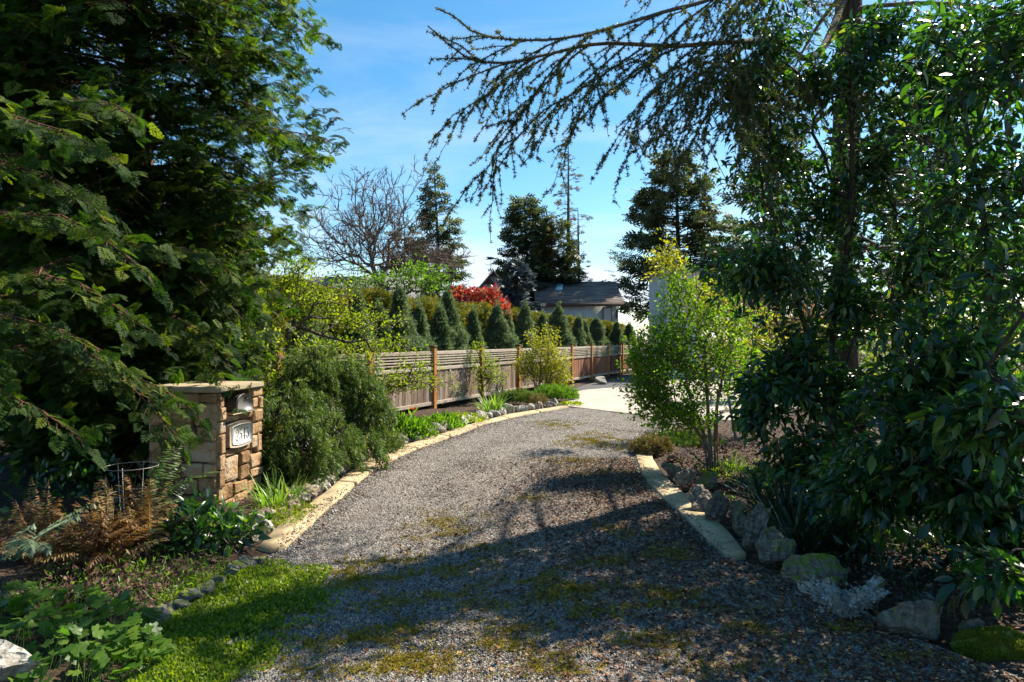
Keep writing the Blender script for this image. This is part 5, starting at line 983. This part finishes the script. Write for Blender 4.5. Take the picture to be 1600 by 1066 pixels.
# bright grass patch, left of the drive
def grass_patch():
    a = Acc(); b = Acc()
    for px, py, rx, ry, n in ((370, 930, 110, 50, 9000), (330, 985, 90, 40, 9000), (310, 1040, 90, 40, 9000), (270, 1075, 80, 30, 5000), (430, 925, 60, 30, 2600), (480, 945, 40, 18, 900), (395, 895, 50, 16, 2000), (450, 965, 60, 26, 500), (500, 930, 50, 18, 250), (410, 1010, 60, 26, 500), (350, 1050, 70, 20, 500)):
        c = G(px, py); wx = rx/FPX*c.y; wy = c.y*c.y/(H*FPX)*ry; x, y = inpoly_scatter(c.x, c.y, wx, wy, n, .6); P = np.stack([x, y, rs.uniform(.0, .035, n)+.01*np.sin(x*14)*np.sin(y*11)], 1)
        place_rnd(a, LEAFS, P, unit(rs.normal(size=(n, 3))+[0, 0, .9]), rdir(n), rs.uniform(.014, .034, n))
    a.obj('grass', MT['grass'], None, 'stuff')
grass_patch()
# undergrowth filling the dark bank at left
def undergrowth(name, mat, T, n, x0, x1, y0, y1, zmax, size):
    a = Acc(); x = rs.uniform(x0, x1, n); y = rs.uniform(y0, y1, n); h = zmax*(.5+.5*np.sin(x*3.1+1)*np.sin(y*2.3)); P = np.stack([x, y, .04+np.abs(h)*rs.rand(n)], 1); place_rnd(a, T, P, unit(rdir(n)+[0, 0, .8]), rdir(n), size*rs.uniform(.5, 1.2, n)); a.obj(name, MT[mat], None, 'stuff')
undergrowth('undergrowth', 'midgreen', LEAFS, 2500, -9, -3.0, 5.2, 9.5, .35, .06)
undergrowth('undergrowth', 'mulch', LEAFN, 3500, -6, -2.7, 4.0, 6.6, .2, .06)
undergrowth('undergrowth', 'laurel', LEAF, 6000, -10, -3.6, 6.2, 11, .9, .09)
undergrowth('undergrowth', 'mulch', LEAFN, 5000, -4.6, -2.3, 3.9, 5.8, .12, .05)
undergrowth('undergrowth', 'midgreen', LEAFN, 900, -3.4, -2.2, 4.3, 5.4, .16, .05)
undergrowth('undergrowth', 'midgreen', LEAFN, 1500, 2.3, 5.0, 5.2, 9.5, .14, .06)
undergrowth('undergrowth', 'strapdark', LEAFN, 2500, 2.5, 4.6, 4.2, 8.0, .28, .10)
undergrowth('leaf_debris', 'litter', LEAFS, 5000, 2.2, 5.2, 4.2, 11, .04, .05)
undergrowth('ivy', 'laurel', LEAFS, 5000, 2.9, 8.0, 4.5, 9.0, .25, .07)
# ------------------------------------------------------------------ left cypress
def bough(pl, at, sp, step, bl, size, flat=.25, r0=.03, ang=50, dens=1.0, start=.25):
    """branchlets alternate along a bough, each set with flat sprays"""
    pl = np.asarray(pl); n = len(pl); tube(at, pl, r0, .005, 4); t, sa, sb_ = frames(pl); L = np.linalg.norm(np.diff(pl, axis=0), axis=1).sum(); m = max(int(L/step), 3); sg = 1
    for f in np.linspace(start, 1, m):
        o = np.array([np.interp(f, np.linspace(0, 1, n), pl[:, j]) for j in range(3)]); i = min(int(f*(n-1)), n-1); sg = -sg; a_ = math.radians(ang*rs.uniform(.7, 1.2))
        l = bl*(1-.65*f)*rs.uniform(.6, 1.2)
        d = t[i]*math.cos(a_)+sa[i]*sg*math.sin(a_)
        if f > .97: d = t[i]
        k = max(int(l/(size*.42)*dens), 2); s_ = np.linspace(.15, 1, k)[:, None]; pp = o+d*l*s_+np.array([0, 0, -1])*(.28*l*s_**2); segs(at, np.array([o]), np.array([pp[-1]]), [.006], [.002], 3)
        side = sa[i]*np.where(np.arange(k) % 2, 1, -1)[:, None]; dd = unit(d*.9+side*.55*np.cross([0, 0, 1], d)[None].repeat(k, 0)*0+np.cross([0, 0, 1], d)*np.where(np.arange(k) % 2, .7, -.7)[:, None]+[0, 0, -.30]+rs.normal(size=(k, 3))*.15)
        dd[-1] = unit(d+[0, 0, -.35]); sp.append((pp, dd, np.full(k, size)*rs.uniform(.7, 1.2, k)))
def cypress_tree():
    ex = []
    b = v(-4.75, 8.5, 0); root = empty('cypress_tree', b, 'huge dark cypress with layered flat sprays filling the upper left', 'tree'); at = Acc(); sp = []; bn = np.array(tuple(b))
    tube(at, smooth_path([bn-[0, 0, .2], bn+[.1, 0, 4], bn+[0, 0, 10.5]], 10), .26, .04, 9)
    zs, Rz = [0, 1.0, 1.7, 2.4, 3.4, 4.5, 6.5, 9, 11], [1.0, 1.3, 1.4, 1.5, 1.85, 2.05, 2.0, 1.6, .5]
    for i in range(330):
        z = .45+10*((i+rs.rand())/330)**1.15; az = rs.rand()*2*pi
        back = math.sin(az) > .35
        if back and rs.rand() < .62: continue
        L = np.interp(z, zs, Rz)*rs.uniform(.72, 1.1)
        if z < 2.3: L *= .85
        dh = np.array([math.cos(az), math.sin(az), 0]); t = np.linspace(0, 1, 7)[:, None]; pl = bn+[0, 0, z]+dh*L*t+np.array([0, 0, 1])*(.22*L*t-.42*L*t**2)+rs.normal(size=(7, 3))*.025
        bough(pl, at, sp, .13, .62, .25, r0=.022, start=.25, dens=1.0)
    nc = 13500; zc = .4+9.8*rs.rand(nc)**1.2; azc = rs.rand(nc)*2*pi; azc = np.where((np.sin(azc) > .4) & (rs.rand(nc) < .6), -azc, azc); Rc = np.interp(zc, zs, Rz)*(.93+.16*np.sin(azc*5+zc*3.1)+.13*np.sin(azc*9-zc*7.3)+.10*np.sin(zc*11+azc*3))*(1-.55*rs.rand(nc)**1.6)
    dh = np.stack([np.cos(azc), np.sin(azc), 0*azc], 1); PC = bn+dh*Rc[:, None]+np.stack([0*zc, 0*zc, zc-.12*Rc], 1); kc = PC[:, 2] > .4; PC = PC[kc]; DC = unit(dh[kc]+[0, 0, -.22]+rs.normal(size=(kc.sum(), 3))*.33); NC = unit(np.array([0, 0, 1])+rs.normal(size=DC.shape)*.3)
    q = np.random.RandomState(11); m_ = 6; th_ = np.linspace(-.95, .95, m_); Vc, Fc = place(SPRAY, np.stack([.12*np.cos(th_), .16*np.sin(th_), q.uniform(-.05, .05, m_)], 1), np.stack([np.cos(th_), np.sin(th_), q.uniform(-.35, 0, m_)], 1), unit(np.array([0, 0, 1])+q.normal(size=(m_, 3))*.3), q.uniform(.6, 1.0, m_))
    # long boughs reaching towards the camera
    for pts in ([bn+[0, 0, 2.6], Q(60, 500, 6.4), Q(170, 570, 5.9), Q(275, 680, 5.7)], [bn+[0, 0, 2.2], Q(100, 560, 6.3), Q(220, 590, 6.1), Q(300, 640, 6.0)], [bn+[0, 0, 1.9], Q(-40, 560, 5.2), Q(60, 640, 4.9), Q(120, 680, 4.8)], [bn+[0, 0, 2.4], Q(-60, 470, 5.0), Q(60, 500, 4.8), Q(180, 560, 4.7)],
                [bn+[0, 0, 4.2], Q(-60, 170, 4.9), Q(60, 190, 4.5), Q(170, 240, 4.2)], [bn+[0, 0, 4.0], Q(-60, 240, 4.9), Q(50, 260, 4.5), Q(150, 330, 4.3)], [bn+[0, 0, 3.6], Q(0, 330, 5.6), Q(110, 340, 5.1), Q(220, 420, 4.9)], [bn+[0, 0, 3.8], Q(120, 170, 6.0), Q(170, 160, 5.6), Q(200, 180, 5.3)],
                [bn+[0, 0, 3.3], Q(200, 380, 6.4), Q(300, 390, 6.2), Q(380, 440, 6.1)], [bn+[0, 0, 2.4], Q(280, 500, 7.2), Q(330, 530, 7.0), Q(345, 580, 6.9)], [bn+[0, 0, 4.6], Q(300, 170, 7.2), Q(400, 195, 7), Q(505, 215, 6.9)], [bn+[0, 0, 3.6], Q(330, 300, 7.5), Q(400, 290, 7.4), Q(480, 240, 7.3)],
                [bn+[0, 0, 3.9], Q(330, 350, 7.6), Q(400, 350, 7.5), Q(460, 380, 7.5)], [bn+[0, 0, 5.6], Q(300, 20, 7.2), Q(400, -10, 7.0), Q(485, 40, 6.9)], [bn+[0, 0, 5.2], Q(300, 90, 7.5), Q(400, 80, 7.4), Q(470, 110, 7.4)], [bn+[0, 0, 3.0], Q(60, 420, 5.8), Q(120, 440, 5.5), Q(240, 520, 5.4)]):
        pl = smooth_path(pts, 12); bough(pl, at, sp, .075, .42, .16, r0=.016, start=.3, dens=1.1)
        ii = rs.randint(3, 12, 60); ex.append((pl[ii]+rs.normal(size=(60, 3))*[.13, .13, .06], unit(pl[ii]-pl[ii-1]+rs.normal(size=(60, 3))*.5+[0, 0, -.1])))
    P = np.concatenate([s[0] for s in sp]); D = np.concatenate([s[1] for s in sp]); S = np.concatenate([s[2] for s in sp]); n = len(P); Nn = unit(np.array([0, 0, 1])+rs.normal(size=(n, 3))*.35)
    k = P[:, 2] > .35; P, D, S, Nn = P[k], D[k], S[k], Nn[k]; n = len(P); inner = np.hypot(P[:, 0]-b.x, P[:, 1]-b.y) < 1.1; br = inner & (rs.rand(n) < .45)
    PC = np.vstack([PC]+[e[0] for e in ex]); DC = np.vstack([DC]+[e[1] for e in ex]); NC = unit(np.array([0, 0, 1])+rs.normal(size=DC.shape)*.35); sc_ = rs.uniform(.10, .21, len(PC)); sc_[-60*len(ex):] *= .75
    scatter_obj('foliage', (Vc, Fc), PC, DC, NC, sc_, MT['cypress'], root, Trnd=np.repeat(q.rand(m_)*.35, len(SPRAY[0])))
    scatter_obj('foliage', SPRAY, P[~br], D[~br], Nn[~br], S[~br], MT['cypress'], root)
    a = Acc(); place_rnd(a, FBOUGH, P[br], D[br], Nn[br], S[br]); a.obj('dead_sprays', MT['cypbrown'], root, 'stuff'); at.obj('trunk', MT['barkred'], root)
cypress_tree()
# ------------------------------------------------------------------ right cedar with the bough across the sky
def cedar():
    b = v(4.92, 10.05, 0); bn = np.array(tuple(b)); BD = .69; root = empty('cedar_tree', b, 'tall cedar with dark trunk and long needle-tufted boughs reaching across the sky', 'tree'); at = Acc(); TP, TD, TS = [], [], []
    trk = smooth_path([bn-[0, 0, .2], bn+[-.05, 0, 3], bn+[.1, .1, 7], bn+[0, 0, 14]], 16); a2 = Acc(); tube(a2, trk, .27, .05, 12, prof=[.30, .22, .205, .20, .20, .195, .19, .185, .18, .17, .15, .13, .11, .09, .07, .04]); a2.obj('trunk', MT['barkdark'], root, smooth=True)
    def needle(pl, r0, step=.019, fine=False):
        pl = np.asarray(pl); n = len(pl); tube(at, pl, r0, .0025, 4); L = np.linalg.norm(np.diff(pl, axis=0), axis=1).sum(); m = max(int(L/step), 2); f = rs.rand(m); t = np.linspace(0, 1, n); TS.append(np.full(m, 1.0 if step < .025 else 1.5))
        TP.append(np.stack([np.interp(f, t, pl[:, j]) for j in range(3)], 1)+rs.normal(size=(m, 3))*.006); tg = unit(pl[-1]-pl[0]); TD.append(unit(rdir(m)+tg*.4))
    def twig(o, d, L, droop, depth, r0=.008, step=.019):
        t = np.linspace(0, 1, 6)[:, None]; pl = o+unit(d)*L*t+np.array([0, 0, -1])*droop*L*t**2+rs.normal(size=(6, 3))*.012*L; pl[0] = o; needle(pl, r0, step)
        if depth:
            k = max(int(L/(.17 if depth > 1 else .13)), 2); sg = 1
            for f in np.linspace(.12, .95, k):
                q = np.array([np.interp(f, t[:, 0], pl[:, j]) for j in range(3)]); sg = -sg; dd = unit(pl[-1]-pl[0]); lat = unit(np.cross(dd, [0, 0, 1]))*sg
                twig(q, unit(dd*.8+lat*.5+[0, 0, -.30]+rs.normal(size=3)*.4), L*.40*(1.1-.7*f)*rs.uniform(.35, 1.5), rs.uniform(-.05, .45), depth-1, r0*.6, step)
    # sky boughs: two limbs and their hanging branchlets
    L1 = smooth_path([trk[8]-[0, 0, .3], Q(1275, 88, 8.73), Q(1215, 66, 8.37), Q(1140, 66, 7.40), Q(1050, 72, 7.14), Q(940, 68, 6.97), Q(860, 84, 6.79), Q(790, 98, 6.54), Q(730, 90, 6.36), Q(668, 40, 6.28)], 40)
    L2 = smooth_path([trk[8], Q(1240, -60, 8.64), Q(1120, -5, 7.40), Q(1040, 18, 7.14), Q(960, 42, 6.97), Q(880, 60, 6.79), Q(800, 62, 6.62), Q(740, 50, 6.45), Q(705, 22, 6.36), Q(680, 12, 6.28)], 40)
    for L_, r in ((L1, .055), (L2, .045)): tube(at, L_, r, .006, 7)
    needle(L1[14:], .01, .012); needle(L2[14:], .01, .012)
    tips = [((800, 97), (665, 158), 9.3, 1), ((860, 84), (695, 203), 9.2, 1), ((760, 92), (668, 45), 9.0, 0), ((750, 92), (672, 92), 9.0, 0), ((905, 72), (770, 258), 8.9, 1), ((1000, 70), (760, 268), 8.8, 1), ((990, 70), (850, 206), 9.4, 1), ((1060, 72), (905, 196), 9.5, 1), ((1100, 72), (958, 236), 9.0, 1), ((1150, 66), (1000, 205), 9.4, 1),
            ((1190, 66), (1050, 190), 9.8, 1), ((1215, 66), (1075, 235), 9.6, 1), ((1040, 20), (930, 100), 9.7, 1), ((960, 42), (850, 115), 9.6, 1), ((870, 60), (775, 125), 9.5, 0), ((1120, 0), (1010, 100), 10, 1), ((1180, -20), (1100, 90), 10, 1), ((820, 62), (725, 112), 9.2, 0), ((780, 60), (705, 60), 9.1, 0), ((840, 90), (735, 180), 9.2, 0), ((930, 68), (815, 180), 9.3, 1), ((1250, 78), (1150, 190), 9.8, 1), ((1080, 12), (1010, 60), 9.8, 1), ((1150, -8), (1080, 45), 9.9, 1), ((1030, 72), (960, 130), 9.6, 1), ((1110, 72), (1040, 130), 9.8, 1), ((1170, 66), (1110, 130), 9.9, 1), ((1230, 70), (1160, 120), 10, 1), ((1200, -30), (1140, 40), 10, 1), ((1240, -50), (1190, 40), 10, 1), ((960, 42), (900, 70), 9.6, 1)]
    for (sx, sy), (ex, ey), dep, k in tips:
        i = np.argmin([abs(CX+FPX*p[0]/p[1]-sx)+abs(HY-(p[2]-H)*FPX/p[1]-sy) for p in np.vstack([L1, L2])]); o = np.vstack([L1, L2])[i]; e = np.array(Q(ex, ey, dep*BD)); Ld = np.linalg.norm(e-o); twig(o, e-o+[0, 0, .18*Ld], Ld*1.0, .2, 2 if k else 1, .010, .016)
    # rest of the crown
    for i in range(96):
        z = 2.2+11.4*((i+rs.rand())/96); az = rs.rand()*2*pi
        toward_left = math.cos(az) < -.3
        if z < 7.0 and toward_left and z > 3.2 and math.sin(az) > -.2: continue
        if z < 9.5 and (-.66*math.cos(az)+.75*math.sin(az)) > .1 and rs.rand() < .5: continue
        if z > 7.2 and rs.rand() < .55: continue
        L = np.interp(z, [2, 5, 9, 14], [2.3, 3.2, 3.0, 1.0])*rs.uniform(.7, 1.1); o = np.array([bn[0], bn[1], z]); dh = np.array([math.cos(az), math.sin(az), 0]); t = np.linspace(0, 1, 8)[:, None]; pl = o+dh*L*t+np.array([0, 0, 1])*(.1*L*t-.3*L*t**2); tube(at, pl, .04, .006, 5)
        for f in np.linspace(.2, 1, int(L/.25)):
            q = np.array([np.interp(f, t[:, 0], pl[:, j]) for j in range(3)]); sg = rs.choice([-1, 1]); lat = np.array([-dh[1], dh[0], 0])*sg; twig(q, dh*.7+lat*.7+[0, 0, -.35], .75*(1.2-.6*f)*rs.uniform(.6, 1.3), .4, 1, .007, .06)
    P = np.concatenate(TP); D = np.concatenate(TD); n = len(P); print('cedar tufts', n); S = np.concatenate(TS); fine = S < 1.2; print('fine', fine.sum()); a = Acc(); place_rnd(a, TUFT8, P[fine], D[fine], rdir(fine.sum()), rs.uniform(.018, .040, fine.sum())); place_rnd(a, TUFT5, P[~fine], D[~fine], rdir((~fine).sum()), rs.uniform(.03, .055, (~fine).sum())); a.obj('needles', MT['cedar'], root, 'stuff'); at.obj('branches', MT['bark'], root)
cedar()
# ------------------------------------------------------------------ laurels on the right
def laurel(label, base, stems, crown, nn, per, size, indiv=300, leafT=LEAF): return leafy('laurel', label, 'shrub', base, stems, crown, leafT, 'laurel', int(nn*1.15), per, size, barkm='barkdark', tip_r=.0035, spread=.10, up=.9, indiv=indiv, bf=.22, droop=.35, sides=4, rmax=.05, group='laurels in the right bed')
B = v(4.4, 7.6, 0)
laurel('tall glossy laurel overhanging the green shrub, in front of the cedar trunk', B, [[B, Q(1300, 600, 7.5), Q(1330, 350, 7.5), Q(1330, 100, 7.4)], [B, Q(1280, 560, 7.5), Q(1220, 400, 7.4), Q(1170, 330, 7.3)], [B, Q(1300, 640, 7.3), Q(1240, 600, 7.0), Q(1200, 570, 6.9)], [B, Q(1400, 500, 7.5), Q(1480, 250, 7.4)]],
       [(Q(1190, 420, 7.3), (.75, .6, .45), .9, .1), (Q(1160, 130, 7.4), (.5, .5, .7), .4, .0), (Q(1205, 240, 7.5), (.7, .4, .95), .55, .0), (Q(1290, 320, 7.7), (.8, .35, 1.2), .8, .0), (Q(1370, 250, 7.7), (.5, .35, 1.3), .6, .0), (Q(1245, 560, 7.2), (.55, .5, .7), 1.0, .1), (Q(1260, 720, 6.8), (.55, .5, .55), .9, .2), (Q(1450, 400, 7.4), (.9, .45, 1.25), 1.35, .1), (Q(1480, 120, 7.4), (1.2, .5, 1.2), 1.6, .1), (Q(1330, 470, 7.4), (.5, .4, .5), .6, .1), (Q(1320, 620, 7.1), (.5, .35, .45), .6, .1), (Q(1340, 110, 7.4), (.4, .4, .4), .2, .1), (Q(1200, 600, 7.0), (.35, .4, .2), .3, .2), (Q(1210, 50, 7.4), (.45, .6, .6), .3, .1), (Q(1375, 50, 7.5), (.6, .35, .5), .45, .0), (Q(1270, 130, 7.6), (.5, .35, .5), .35, .0), (Q(1180, 640, 6.9), (.25, .3, .25), .2, .2)], 2300, 7, .115)
B2 = v(4.7, 5.9, 0)
laurel('large dark laurel massed along the right edge above the boulder', B2, [[B2, Q(1560, 600, 5.8), Q(1540, 350, 5.6), Q(1500, 150, 5.6)], [B2, Q(1500, 700, 5.4), Q(1420, 650, 5.3)], [B2, Q(1580, 760, 5.2), Q(1500, 780, 4.9)]],
       [(Q(1500, 560, 5.4), (.65, .6, .8), 1.2, .25), (Q(1450, 720, 5.1), (.55, .45, .45), 1.0, .25), (Q(1360, 760, 5.4), (.42, .4, .35), .5, .25), (Q(1560, 760, 4.9), (.5, .4, .5), .9, .25), (Q(1540, 300, 5.6), (.65, .6, .9), 1.0, .25), (Q(1560, 60, 5.6), (.7, .6, .7), .7, .25), (Q(1430, 620, 5.6), (.5, .5, .4), .6, .25), (Q(1590, 870, 4.7), (.3, .3, .3), .3, .2)], 1250, 7, .125)
B3 = v(3.9, 3.9, 0)
laurel('nearest laurel branch hanging low over the bottom right corner', B3, [[B3, Q(1640, 700, 4.0), Q(1560, 640, 4.1)], [B3, Q(1640, 860, 4.0), Q(1550, 880, 4.0)]],
       [(Q(1570, 640, 4.2), (.35, .3, .32), .7, .2), (Q(1560, 890, 4.0), (.28, .2, .10), .3, .2), (Q(1500, 660, 4.4), (.25, .2, .12), .25, .2), (Q(1600, 420, 4.3), (.25, .25, .4), .4, .2)], 150, 6, .13, indiv=250)
print('tris', sum(sum(len(p.vertices)-2 for p in o.data.polygons) for o in C.objects if o.type == 'MESH' and len(o.data.polygons) < 5), 'polys', sum(len(o.data.polygons) for o in C.objects if o.type == 'MESH'))
